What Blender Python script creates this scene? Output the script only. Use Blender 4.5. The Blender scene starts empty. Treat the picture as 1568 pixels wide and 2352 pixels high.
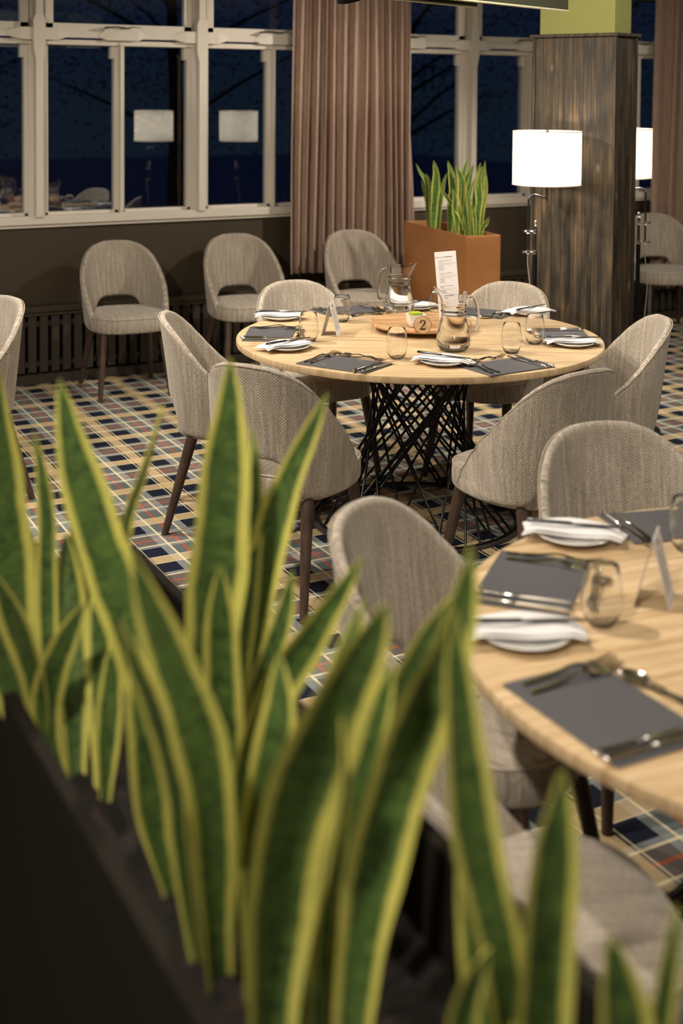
import bpy, bmesh, math, random
from mathutils import Vector, Matrix
S = bpy.context.scene
COL = S.collection
PI = math.pi
R = math.radians

# ------------------------------------------------------------------ camera
cd = bpy.data.cameras.new('camera'); cam = bpy.data.objects.new('camera', cd); COL.objects.link(cam)
rx = Vector((0.877762, -0.479033, 0.007792)); uy = Vector((0.014766, 0.043305, 0.998953)); fw = Vector((0.478869, 0.876728, -0.045085))
m = Matrix((rx, uy, -fw)).transposed().to_4x4(); m.translation = (0, 0, 1.7644)
cam.matrix_world = m
cd.sensor_fit = 'VERTICAL'; cd.sensor_height = 36.0; cd.sensor_width = 24.0
cd.lens = 2942.15 / 2352 * 36.0
cd.shift_y = -(1176 - 337.93) / 2352
cd.clip_start = 0.05
cd.dof.use_dof = True; cd.dof.focus_distance = 4.9; cd.dof.aperture_fstop = 2.3
S.camera = cam

# ------------------------------------------------------------------ world: deep dusk sky
w = bpy.data.worlds.new('dusk'); S.world = w; w.use_nodes = True
nt = w.node_tree; bg = nt.nodes['Background']
tc = nt.nodes.new('ShaderNodeTexCoord'); sp = nt.nodes.new('ShaderNodeSeparateXYZ'); cr = nt.nodes.new('ShaderNodeValToRGB')
nt.links.new(tc.outputs['Generated'], sp.inputs[0]); nt.links.new(sp.outputs['Z'], cr.inputs[0]); nt.links.new(cr.outputs[0], bg.inputs[0])
cr.color_ramp.elements[0].position = 0.0; cr.color_ramp.elements[0].color = (0.006, 0.013, 0.026, 1)
cr.color_ramp.elements[1].position = 0.35; cr.color_ramp.elements[1].color = (0.013, 0.012, 0.068, 1)
bg.inputs[1].default_value = .8
S.view_settings.view_transform = 'Standard'; S.view_settings.look = 'None'; S.view_settings.gamma = 1.0
S.view_settings.use_curve_mapping = False
S.view_settings.exposure = 0.36

LAMP_W = 4.5
# label, x, y, z, watts, aim x, y, z
SPOTS = [
 ('ceiling spotlight over the plant trough near the camera, out of frame', -.25, .8, 2.7, 140, 1.25, 1.25, .6, .05, (1, .88, .74), 1.25, .8),
 ('small spotlight glowing at the top of the photo in front of the curtain', 2.424, 4.373, 2.112, 30, 2.9, 4.6, .75),
 ('ceiling spotlight above and left of table 2, out of frame', 1.35, 5.45, 2.7, 150, 2.6, 4.6, .7),
 ('ceiling spotlight over the aisle right of table 2, out of frame', 5.2, 5.6, 2.7, 150, 3.6, 6.4, .7),
 ('ceiling spotlight over the near table, out of frame', .9, 2.9, 2.7, 115, 1.8, 2.0, .7),
 ('ceiling spotlight above the camera side of the plant trough, out of frame', .2, 4.2, 2.7, 170, 1.9, 5.6, 0),
 ('ceiling spotlight aimed at the pillar, out of frame', 3.0, 3.2, 2.7, 90, 4.2, 4.9, 1.2),
]
FILL_PANELS = [('added square ceiling fill light behind the camera', 0., -1.2, 30), ('added square ceiling fill light over the left tables', -.6, 4.2, 30), ('added square ceiling fill light right of the near table', 3.9, 1.6, 30), ('added square ceiling fill light at the far right', 7.2, 4.6, 30)]  # unseen area lights, added as soft fill for the whole room

# ------------------------------------------------------------------ materials
def mat(name, base=(.5, .5, .5), rough=.5, metal=0., spec=None, **kw):
    m = bpy.data.materials.new(name); m.use_nodes = True
    b = m.node_tree.nodes['Principled BSDF']
    b.inputs['Base Color'].default_value = (*base, 1); b.inputs['Roughness'].default_value = rough; b.inputs['Metallic'].default_value = metal
    if spec is not None: b.inputs['Specular IOR Level'].default_value = spec
    for k, v in kw.items(): b.inputs[k.replace('_', ' ')].default_value = v
    return m
class NT:
    def __init__(s, m): s.m = m; s.t = m.node_tree; s.b = s.t.nodes.get('Principled BSDF')
    def n(s, typ, **kw):
        o = s.t.nodes.new('ShaderNode' + typ)
        for k, v in kw.items(): setattr(o, k, v)
        return o
    def l(s, a, b): s.t.links.new(a, b)
    def math(s, op, a, b=None, c=None):
        o = s.n('Math', operation=op)
        for i, v in enumerate((a, b, c)):
            if v is None: continue
            if isinstance(v, (int, float)): o.inputs[i].default_value = v
            else: s.l(v, o.inputs[i])
        return o.outputs[0]
    def mix(s, f, a, b, blend='MIX'):
        o = s.n('Mix', data_type='RGBA', blend_type=blend)
        for i, v in ((0, f), (6, a), (7, b)):
            if isinstance(v, (int, float)): o.inputs[i].default_value = v
            elif isinstance(v, tuple): o.inputs[i].default_value = (*v, 1)
            else: s.l(v, o.inputs[i])
        return o.outputs[2]
    def ramp(s, f, stops, interp='LINEAR'):
        o = s.n('ValToRGB'); e = o.color_ramp; e.interpolation = interp
        while len(e.elements) < len(stops): e.elements.new(.5)
        for i, (p, c) in enumerate(stops): e.elements[i].position = p; e.elements[i].color = (*c, 1)
        s.l(f, o.inputs[0]); return o.outputs[0]
    def coord(s, kind='Object', scale=(1, 1, 1), rot=(0, 0, 0)):
        t = s.n('TexCoord'); mp = s.n('Mapping'); mp.inputs['Scale'].default_value = scale; mp.inputs['Rotation'].default_value = rot
        s.l(t.outputs[kind], mp.inputs[0]); return mp.outputs[0]
    def noise(s, v, scale=5, detail=3, rough=.5, dist=0):
        o = s.n('TexNoise'); s.l(v, o.inputs['Vector']); o.inputs['Scale'].default_value = scale; o.inputs['Detail'].default_value = detail
        o.inputs['Roughness'].default_value = rough; o.inputs['Distortion'].default_value = dist; return o.outputs[0]
    def bump(s, h, strength=.3, dist=.01):
        o = s.n('Bump'); o.inputs['Strength'].default_value = strength; o.inputs['Distance'].default_value = dist
        s.l(h, o.inputs['Height']); s.l(o.outputs[0], s.b.inputs['Normal'])
    def col(s, c): s.l(c, s.b.inputs['Base Color'])

def fabric(name, a, b, c, streak=1.):
    m = mat(name, a, .92, Specular_IOR_Level=.15); k = NT(m)
    if 'Sheen Weight' in k.b.inputs: k.b.inputs['Sheen Weight'].default_value = .25
    uv = k.n('UVMap'); sx = k.n('SeparateXYZ'); k.l(uv.outputs[0], sx.inputs[0]); u, v = sx.outputs[0], sx.outputs[1]
    wcol = .030; P = .0092
    tri = k.math('ABSOLUTE', k.math('SUBTRACT', k.math('FRACT', k.math('DIVIDE', u, wcol * 2)), .5))   # 0..0.5 zigzag
    ph = k.math('ADD', k.math('DIVIDE', v, P), k.math('MULTIPLY', tri, 2 * wcol / P * .85))
    tw = k.math('ABSOLUTE', k.math('SUBTRACT', k.math('FRACT', ph), .5))
    tw2 = k.math('ABSOLUTE', k.math('SUBTRACT', k.math('FRACT', k.math('DIVIDE', u, .0075)), .5))
    wv = k.math('MULTIPLY', k.math('ADD', tw, k.math('MULTIPLY', tw2, .6)), 1.25)
    mp = k.n('Mapping'); mp.inputs['Scale'].default_value = (70, 5, 1); k.l(uv.outputs[0], mp.inputs[0])
    n1 = k.noise(mp.outputs[0], 1.0, 4, .65)
    mp2 = k.n('Mapping'); mp2.inputs['Scale'].default_value = (190, 90, 1); k.l(uv.outputs[0], mp2.inputs[0])
    n2 = k.noise(mp2.outputs[0], 1.0, 2, .5)
    st = k.ramp(n1, [(.34, b), (.50, ((a[0]+b[0])/2, (a[1]+b[1])/2, (a[2]+b[2])/2)), (.64, a)])
    f2 = k.math('ADD', k.math('MULTIPLY', k.math('SUBTRACT', .95, wv), k.math('ADD', .25, k.math('MULTIPLY', n2, 1.0))), k.math('MULTIPLY', k.math('SUBTRACT', n2, .5), .55))
    k.col(k.mix(k.math('MINIMUM', k.math('MULTIPLY', f2, .95), 1.0), st, c))
    k.bump(wv, .7, .0022)
    return m
M = {}
M['fabric'] = fabric('chair_tweed', (.66, .59, .49), (.40, .345, .275), (.13, .108, .09))
M['leg'] = mat('dark_walnut', (.055, .033, .024), .42); k = NT(M['leg'])
k.col(k.ramp(k.noise(k.coord('Object', (40, 40, 4)), 1.5, 4, .6), [(.3, (.035, .021, .016)), (.7, (.09, .055, .04))]))
def oak(name, cols, rot=0., plank=.11, rough=.38):
    m = mat(name, cols[0], rough); k = NT(m); v = k.coord('Object', rot=(0, 0, rot))
    sx = k.n('SeparateXYZ'); k.l(v, sx.inputs[0])
    row = k.math('FLOOR', k.math('DIVIDE', sx.outputs[1], plank))
    wn = k.n('TexWhiteNoise', noise_dimensions='2D'); cb = k.n('CombineXYZ'); k.l(row, cb.inputs[0])
    xo = k.math('ADD', sx.outputs[0], k.math('MULTIPLY', k.math('FRACT', k.math('MULTIPLY', row, .618)), .9))
    k.l(k.math('FLOOR', k.math('DIVIDE', xo, .85)), cb.inputs[1]); k.l(cb.outputs[0], wn.inputs['Vector'])
    cx = k.n('CombineXYZ'); k.l(k.math('MULTIPLY', sx.outputs[0], 1.6), cx.inputs[0]); k.l(k.math('MULTIPLY', sx.outputs[1], 34), cx.inputs[1]); k.l(k.math('MULTIPLY', wn.outputs[0], 30), cx.inputs[2])
    n = k.noise(cx.outputs[0], 1.6, 6, .6, .6)
    g = k.ramp(n, [(.30, cols[0]), (.5, cols[1]), (.70, cols[2])])
    pl = k.ramp(wn.outputs[0], [(0, (.88, .86, .83)), (1, (1.08, 1.05, 1.0))])
    k.col(k.mix(1.0, g, pl, 'MULTIPLY'))
    k.l(k.math('ADD', .30, k.math('MULTIPLY', n, .18)), k.b.inputs['Roughness'])
    return m
M['oak'] = oak('pale_oak', [(.40, .27, .14), (.59, .44, .265), (.72, .575, .385)], rot=R(28.6))
M['acacia'] = oak('acacia', [(.30, .16, .07), (.50, .30, .15), (.62, .42, .25)], rot=R(20), plank=.07)
M['black_metal'] = mat('black_powdercoat', (.012, .012, .013), .35, .6)
M['plate_grey'] = mat('grey_steel_ring', (.10, .085, .08), .45, .5)
M['chrome'] = mat('polished_chrome', (.75, .75, .76), .12, 1.)
M['steel'] = mat('polished_steel', (.72, .70, .66), .13, 1.)
M['gunmetal'] = mat('dark_nickel', (.10, .10, .11), .25, .9)
M['ceramic'] = mat('white_ceramic', (.76, .75, .73), .12)
M['paper'] = mat('white_paper', (.72, .71, .72), .7)
M['napkin'] = mat('white_napkin', (.74, .73, .74), .85)
M['leather'] = mat('charcoal_leatherette', (.088, .088, .098), .5); k = NT(M['leather']); k.bump(k.noise(k.coord('Object'), 350, 2, .5), .15, .001)
M['ink'] = mat('grey_ink', (.16, .16, .17), .8)
M['green_ink'] = mat('olive_ink', (.20, .21, .04), .7)
M['sachet'] = mat('yellow_green_sachets', (.8, .7, .04), .5)
M['sachet2'] = mat('green_sachets', (.25, .45, .05), .5)
M['bark'] = mat('dark_bark', (.07, .03, .015), .9); k = NT(M['bark'])
k.col(k.ramp(k.noise(k.coord('Object', (1, 1, 1)), 30, 4, .7), [(.48, (.006, .004, .003)), (.78, (.045, .022, .010))])); k.bump(k.noise(k.coord('Object'), 45, 4, .7), 1, .03)
M['burnt'] = mat('burnt_lettering', (.05, .02, .01), .8)
def glassmat(name, col=(1, 1, 1), ior=1.47, rough=0.):
    m = bpy.data.materials.new(name); m.use_nodes = True; t = m.node_tree; b = t.nodes['Principled BSDF']
    b.inputs['Base Color'].default_value = (*col, 1); b.inputs['Roughness'].default_value = rough; b.inputs['IOR'].default_value = ior; b.inputs['Transmission Weight'].default_value = 1
    return m
M['glass'] = glassmat('clear_glass', (.985, .99, .985)); M['water'] = glassmat('water', (.99, .99, .98), 1.33)
def pane():
    m = bpy.data.materials.new('window_glass'); m.use_nodes = True; t = m.node_tree; t.nodes.clear()
    o = t.nodes.new('ShaderNodeOutputMaterial'); mx = t.nodes.new('ShaderNodeMixShader'); tr = t.nodes.new('ShaderNodeBsdfTransparent'); gl = t.nodes.new('ShaderNodeBsdfGlossy'); fr = t.nodes.new('ShaderNodeLayerWeight'); fr.inputs['Blend'].default_value = .5; k = NT(m); rf = k.math('ADD', .14, k.math('MULTIPLY', k.math('POWER', fr.outputs['Facing'], 4.5), .85))
    gl.inputs['Roughness'].default_value = 0.0; tr.inputs[0].default_value = (.86, .9, .9, 1)
    t.links.new(rf, mx.inputs[0]); t.links.new(tr.outputs[0], mx.inputs[1]); t.links.new(gl.outputs[0], mx.inputs[2]); t.links.new(mx.outputs[0], o.inputs[0]); return m
M['pane'] = pane()
def shademat():
    m = bpy.data.materials.new('linen_lampshade'); m.use_nodes = True; t = m.node_tree; t.nodes.clear()
    o = t.nodes.new('ShaderNodeOutputMaterial'); mx = t.nodes.new('ShaderNodeMixShader'); tr = t.nodes.new('ShaderNodeBsdfTranslucent'); d = t.nodes.new('ShaderNodeBsdfDiffuse')
    tr.inputs[0].default_value = (.92, .90, .86, 1); d.inputs[0].default_value = (.85, .83, .8, 1); mx.inputs[0].default_value = .6
    t.links.new(d.outputs[0], mx.inputs[1]); t.links.new(tr.outputs[0], mx.inputs[2]); t.links.new(mx.outputs[0], o.inputs[0]); return m
M['shade'] = shademat()
M['white_paint'] = mat('cream_gloss_paint', (.72, .67, .59), .45); k = NT(M['white_paint']); k.bump(k.noise(k.coord('Object', (1, 1, .3)), 60, 3, .5), .08, .002)
M['wall'] = mat('olive_brown_paint', (.050, .036, .019), .6)
M['ceiling'] = mat('ceiling_paint', (.35, .36, .24), .8)
M['green'] = mat('pale_green_paint', (.31, .32, .085), .6)
M['baffle'] = mat('dark_olive_board', (.035, .038, .018), .6)
M['baffle_edge'] = mat('cream_board_edge', (.55, .53, .36), .5)
M['terracotta'] = mat('terracotta_planter', (.42, .175, .055), .55); k = NT(M['terracotta'])
k.col(k.ramp(k.noise(k.coord('Object'), 3.5, 3, .5), [(.3, (.36, .145, .045)), (.7, (.47, .205, .07))]))
M['charcoal'] = mat('charcoal_trough', (.015, .013, .010), .9, spec=.08)
M['darkwood'] = mat('dark_slats', (.042, .032, .022), .65)
M['void'] = mat('radiator_void', (.006, .005, .004), .9)
M['velvet'] = mat('taupe_curtain', (.36, .245, .185), .9); k = NT(M['velvet'])
k.b.inputs['Sheen Weight'].default_value = .3
k.col(k.ramp(k.noise(k.coord('Object', (1, 1, .2)), 50, 3, .6), [(.3, (.31, .21, .16)), (.7, (.40, .28, .215))]))
M['emit'] = bpy.data.materials.new('lamp_disc'); M['emit'].use_nodes = True
b_ = M['emit'].node_tree.nodes['Principled BSDF']; b_.inputs['Emission Color'].default_value = (1, .9, .75, 1); b_.inputs['Emission Strength'].default_value = 12

# weathered pine boards on the pillar
m = mat('weathered_pine', (.2, .12, .06), .5); k = NT(m); M['pine'] = m
uv = k.n('UVMap'); sx = k.n('SeparateXYZ'); k.l(uv.outputs[0], sx.inputs[0]); u, v = sx.outputs[0], sx.outputs[1]
bd = k.math('FLOOR', k.math('DIVIDE', u, .0585)); wn = k.n('TexWhiteNoise', noise_dimensions='1D'); k.l(bd, wn.inputs['W'])
cb = k.n('CombineXYZ'); k.l(k.math('MULTIPLY', u, 105), cb.inputs[0]); k.l(k.math('ADD', k.math('MULTIPLY', v, 1.5), k.math('MULTIPLY', wn.outputs[0], 17)), cb.inputs[1]); k.l(wn.outputs[0], cb.inputs[2])
n1 = k.noise(cb.outputs[0], 1.0, 7, .68, .5)
cb2 = k.n('CombineXYZ'); k.l(k.math('MULTIPLY', u, 22), cb2.inputs[0]); k.l(k.math('ADD', k.math('MULTIPLY', v, 3.4), k.math('MULTIPLY', wn.outputs[0], 29)), cb2.inputs[1])
n2 = k.noise(cb2.outputs[0], 1.0, 3, .5, .3)
c1 = k.ramp(n1, [(.30, (.026, .020, .012)), (.5, (.054, .039, .022)), (.72, (.13, .086, .043))])
c2 = k.ramp(n2, [(.36, (.32, .33, .33)), (.52, (.80, .80, .78)), (.66, (1.65, 1.48, 1.2))])
cc = k.mix(1.0, c1, c2, 'MULTIPLY')
kn = k.n('TexVoronoi', feature='F1'); cb3 = k.n('CombineXYZ'); k.l(k.math('MULTIPLY', u, 8.5), cb3.inputs[0]); k.l(k.math('MULTIPLY', v, 4.2), cb3.inputs[1]); k.l(cb3.outputs[0], kn.inputs['Vector']); kn.inputs['Scale'].default_value = 1.0
kf = k.ramp(kn.outputs['Distance'], [(.05, (1, 1, 1)), (.13, (0, 0, 0))])
cc = k.mix(k.math('MULTIPLY', kf, .7), cc, k.mix(n1, (.03, .02, .012), (.42, .31, .2)))
fr = k.math('ABSOLUTE', k.math('SUBTRACT', k.math('FRACT', k.math('DIVIDE', u, .0585)), .5))
gap = k.math('GREATER_THAN', fr, .478)
cc = k.mix(gap, cc, (.008, .006, .004)); k.col(cc)
hh = k.math('SUBTRACT', k.math('MULTIPLY', n1, .15), k.math('MULTIPLY', gap, 1.0)); k.bump(hh, .6, .004)
k.l(k.math('ADD', .42, k.math('MULTIPLY', n2, .3)), k.b.inputs['Roughness'])

# tartan carpet
m = mat('tartan_carpet', (.2, .2, .2), .95, spec=.1); k = NT(m); M['carpet'] = m
co = k.coord('Object'); sx = k.n('SeparateXYZ'); k.l(co, sx.inputs[0])
def sett(c, p, o):
    return k.math('MULTIPLY', k.math('ABSOLUTE', k.math('SUBTRACT', k.math('FRACT', k.math('ADD', k.math('DIVIDE', k.math('SUBTRACT', c, o), p), .5)), .5)), 2)
xc = k.math('ADD', sx.outputs[0], k.math('MULTIPLY', sx.outputs[1], -.018))
fx = sett(xc, .41, 2.05 - .018 * 6.3); fy = sett(sx.outputs[1], .42, 5.72)
TAN = (.55, .42, .23); NVY = (.012, .015, .030); DK = (.008, .008, .010); CRM = (.80, .72, .48); SL = (.14, .165, .165); LG = (.25, .28, .28); RD = (.44, .12, .06); BR = (.16, .135, .125)
cxr = k.ramp(fx, [(0, TAN), (.125, DK), (.165, CRM), (.19, NVY), (.58, LG), (.735, CRM), (.785, SL), (.965, RD)], 'CONSTANT')
cyr = k.ramp(fy, [(0, TAN), (.15, CRM), (.17, NVY), (.60, LG), (.70, CRM), (.75, BR), (.972, RD)], 'CONSTANT')
# fine weave: warp and weft alternate thread by thread
wx = k.math('FRACT', k.math('DIVIDE', sx.outputs[0], .006)); wy = k.math('FRACT', k.math('DIVIDE', sx.outputs[1], .006))
ck = k.math('ABSOLUTE', k.math('SUBTRACT', k.math('GREATER_THAN', wx, .5), k.math('GREATER_THAN', wy, .5)))
wv = k.mix(k.math('ADD', .22, k.math('MULTIPLY', ck, .56)), cxr, cyr)
lt = k.mix(1.0, cxr, cyr, 'LIGHTEN'); cc = k.mix(.55, wv, lt)
nz = k.ramp(k.noise(k.coord('Object'), 420, 2, .6), [(.3, (.72, .72, .72)), (.7, (1.2, 1.2, 1.2))])
k.col(k.mix(1.0, cc, nz, 'MULTIPLY')); k.bump(k.noise(k.coord('Object'), 600, 2, .5), .3, .003)

# variegated leaves: uv.x runs across (0..1), uv.y along in metres
def leafmat(name, g1, g2, yel):
    m = mat(name, g1, .42); k = NT(m)
    uv = k.n('UVMap'); sx = k.n('SeparateXYZ'); k.l(uv.outputs[0], sx.inputs[0]); u, v = sx.outputs[0], sx.outputs[1]
    cb = k.n('CombineXYZ'); k.l(k.math('MULTIPLY', u, 3.0), cb.inputs[0]); k.l(k.math('MULTIPLY', v, 60), cb.inputs[1])
    oi = k.n('ObjectInfo'); k.l(k.math('MULTIPLY', oi.outputs['Random'], 50), cb.inputs[2])
    n = k.noise(cb.outputs[0], 1.0, 4, .65, 1.2)
    gr = k.ramp(n, [(.36, g1), (.56, g2), (.72, (g2[0] * 1.6, g2[1] * 1.45, g2[2] * 1.2))])
    a = k.math('ABSOLUTE', k.math('SUBTRACT', u, .5))
    cb2 = k.n('CombineXYZ'); k.l(k.math('MULTIPLY', v, 14), cb2.inputs[1]); k.l(k.math('MULTIPLY', u, 2), cb2.inputs[0])
    a2 = k.math('ADD', a, k.math('MULTIPLY', k.math('SUBTRACT', k.noise(cb2.outputs[0], 1, 2), .5), .12))
    f = k.ramp(a2, [(.26, (0, 0, 0)), (.31, (1, 1, 1))])
    yy = k.ramp(n, [(.3, (yel[0] * .8, yel[1] * .88, yel[2])), (.7, yel)])
    c = k.mix(f, gr, yy); k.col(c)
    tr = k.n('BsdfTranslucent'); k.l(c, tr.inputs[0]); mx = k.n('MixShader'); mx.inputs[0].default_value = .12
    out = k.t.nodes['Material Output']; k.l(k.b.outputs[0], mx.inputs[1]); k.l(tr.outputs[0], mx.inputs[2]); k.l(mx.outputs[0], out.inputs[0])
    return m
M['leaf'] = leafmat('snake_plant_leaf', (.036, .074, .022), (.095, .165, .040), (.74, .68, .15))
M['leaf2'] = leafmat('window_plant_leaf', (.035, .085, .025), (.12, .26, .05), (.66, .64, .12))
# ------------------------------------------------------------------ helpers
class MB:
    def __init__(s): s.v = []; s.f = []; s.uv = []; s.mi = []
    def add(s, vs, fs, uvs=None, mi=0):
        o = len(s.v); s.v += [tuple(x) for x in vs]
        for i, f in enumerate(fs):
            s.f.append(tuple(o + j for j in f)); s.uv.append(uvs[i] if uvs else None); s.mi.append(mi)
    def box(s, x0, x1, y0, y1, z0, z1, M4=None, mi=0):
        vs = [Vector((x, y, z)) for z in (z0, z1) for y in (y0, y1) for x in (x0, x1)]
        if M4: vs = [M4 @ q for q in vs]
        s.add(vs, [(0, 2, 3, 1), (4, 5, 7, 6), (0, 1, 5, 4), (2, 6, 7, 3), (0, 4, 6, 2), (1, 3, 7, 5)], mi=mi)
    def lathe(s, prof, n=32, c=(0, 0, 0), cap0=True, cap1=True, fn=None, mi=0):
        k = len(prof); vs = []
        for i in range(n):
            a = 2 * PI * i / n
            for r, z in prof:
                p = Vector((r * math.cos(a), r * math.sin(a), z))
                if fn: p = fn(p)
                vs.append(p + Vector(c))
        fs = [(i * k + j, ((i + 1) % n) * k + j, ((i + 1) % n) * k + j + 1, i * k + j + 1) for i in range(n) for j in range(k - 1)]
        if cap0 and prof[0][0] > 1e-6: fs.append(tuple(reversed([i * k for i in range(n)])))
        if cap1 and prof[-1][0] > 1e-6: fs.append(tuple(i * k + k - 1 for i in range(n)))
        s.add(vs, fs, mi=mi)
    def tube(s, pts, r, n=10, closed=False, cap=True, mi=0):
        P = [Vector(p) for p in pts]; k = len(P); rr = r if isinstance(r, (list, tuple)) else [r] * k
        vs = []; up = Vector((0, 0, 1)); prev = None
        for i, p in enumerate(P):
            if closed: t = P[(i + 1) % k] - P[i - 1]
            else: t = (P[min(i + 1, k - 1)] - P[max(i - 1, 0)])
            t.normalize()
            if prev is None:
                a = t.orthogonal().normalized() if abs(t.z) > .95 else t.cross(up).normalized()
            else: a = (prev - t * prev.dot(t)).normalized()
            prev = a; b = t.cross(a)
            for j in range(n):
                q = 2 * PI * j / n; vs.append(p + (a * math.cos(q) + b * math.sin(q)) * rr[i])
        m_ = k if closed else k - 1
        fs = [(i * n + j, i * n + (j + 1) % n, ((i + 1) % k) * n + (j + 1) % n, ((i + 1) % k) * n + j) for i in range(m_) for j in range(n)]
        if cap and not closed: fs += [tuple(reversed(range(n))), tuple((k - 1) * n + j for j in range(n))]
        s.add(vs, fs, mi=mi)
    def grid(s, rows, uv=None, wrap=False, mi=0):
        k = len(rows[0]); vs = [q for r in rows for q in r]; fs = []; uvs = []
        for i in range(len(rows) - 1):
            for j in range(k if wrap else k - 1):
                j2 = (j + 1) % k; fs.append((i * k + j, i * k + j2, (i + 1) * k + j2, (i + 1) * k + j))
                if uv: uvs.append((uv[i][j], uv[i][j2], uv[i + 1][j2], uv[i + 1][j]))
        s.add(vs, fs, uvs if uv else None, mi=mi)
    def obj(s, name, m, parent=None, smooth=True, bevel=0, angle=40):
        me = bpy.data.meshes.new(name); me.from_pydata([tuple(q) for q in s.v], [], s.f)
        for q in (m if isinstance(m, (list, tuple)) else [m]): me.materials.append(q)
        if any(s.mi): me.polygons.foreach_set('material_index', s.mi)
        if any(u is not None for u in s.uv):
            l = me.uv_layers.new(name='UVMap'); i = 0
            for fi, f in enumerate(s.f):
                for j in range(len(f)):
                    if s.uv[fi]: l.data[i].uv = s.uv[fi][j]
                    i += 1
        bm = bmesh.new(); bm.from_mesh(me); bmesh.ops.recalc_face_normals(bm, faces=bm.faces) if smooth != 'keep' else None; bm.to_mesh(me); bm.free()
        me.update()
        if smooth:
            me.polygons.foreach_set('use_smooth', [True] * len(me.polygons))
            try: me.set_sharp_from_angle(angle=R(angle))
            except Exception: pass
        o = bpy.data.objects.new(name, me); COL.objects.link(o)
        if parent: o.parent = parent
        if bevel:
            b = o.modifiers.new('bevel', 'BEVEL'); b.width = bevel; b.segments = 2; b.limit_method = 'ANGLE'; b.angle_limit = R(50)
        return o
def thing(name, label, cat, loc=(0, 0, 0), rz=0., group=None):
    o = bpy.data.objects.new(name, None); COL.objects.link(o); o.location = loc; o.rotation_euler = (0, 0, rz); o.empty_display_size = .1
    o['label'] = label; o['category'] = cat
    if group: o['group'] = group
    return o
def tag(o, label, cat, group=None, loc=None, rz=None):
    o['label'] = label; o['category'] = cat
    if group: o['group'] = group
    if loc is not None: o.location = loc
    if rz is not None: o.rotation_euler = (0, 0, rz)
    return o
def struct(o): o['kind'] = 'structure'; return o
def kids(o): return [c for c in bpy.data.objects if c.parent == o]
def dup(o, label=None, loc=None, rz=None, group=None, parent=None):
    c = o.copy(); COL.objects.link(c)
    if parent: c.parent = parent
    for ch in kids(o): dup(ch, parent=c)
    if label: c['label'] = label
    if loc is not None: c.location = loc
    if rz is not None: c.rotation_euler = (c.rotation_euler[0], c.rotation_euler[1], rz)
    if group: c['group'] = group
    return c
def spline(P, n):
    P = [Vector(p) for p in P]; P = [P[0] * 2 - P[1]] + P + [P[-1] * 2 - P[-2]]; out = []; segs = len(P) - 3
    for i in range(n + 1):
        t = i / n * segs; j = min(int(t), segs - 1); f = t - j; a, b, c, d = P[j:j + 4]
        out.append(.5 * ((2 * b) + (c - a) * f + (2 * a - 5 * b + 4 * c - d) * f * f + (3 * b - a - 3 * c + d) * f ** 3))
    return out
def lerp(tab, x):
    if x <= tab[0][0]: return tab[0][1]
    for (a, va), (b, vb) in zip(tab, tab[1:]):
        if x <= b: return va + (vb - va) * (x - a) / (b - a)
    return tab[-1][1]
def sm(tab, x):   # smooth interpolation
    if x <= tab[0][0]: return tab[0][1]
    for (a, va), (b, vb) in zip(tab, tab[1:]):
        if x <= b: t = (x - a) / (b - a); t = t * t * (3 - 2 * t) * .5 + t * .5; return va + (vb - va) * t
    return tab[-1][1]

# ------------------------------------------------------------------ room shell
YW = 7.56                                   # face of the panelled wall under the windows
XL, XR, YF, ZC = -3.6, 10.6, -3.2, 2.85
b = MB(); b.box(XL - .2, XR + .2, YF - .2, YW + .25, -.08, 0); struct(b.obj('floor', M['carpet'], smooth=False))
b = MB(); b.box(XL - .2, XR + .2, YF - .2, YW + .25, ZC, ZC + .1); struct(b.obj('ceiling', M['ceiling'], smooth=False))
b = MB(); b.box(XL - .15, XL, YF - .2, YW + .25, 0, ZC); struct(b.obj('wall_left', M['wall'], smooth=False))
b = MB(); b.box(XR, XR + .15, YF - .2, YW + .25, 0, ZC); struct(b.obj('wall_right', M['wall'], smooth=False))
b = MB(); b.box(XL, XR, YF - .15, YF, 0, ZC); struct(b.obj('wall_front', M['wall'], smooth=False))
b = MB(); b.box(XL, XR, YW, YW + .2, 0, .93); struct(b.obj('wall_back', M['wall'], smooth=False))
b = MB(); b.box(XL, XR, YW - .02, YW + .22, 2.47, ZC); struct(b.obj('wall_back_header', M['green'], smooth=False))
# sill
b = MB(); b.box(XL, XR, YW - .035, YW + .2, .945, .995); b.box(XL, XR, YW - .02, YW + .18, .925, .945)
struct(b.obj('trim_1', M['white_paint'], bevel=.004, smooth=False))
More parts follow.
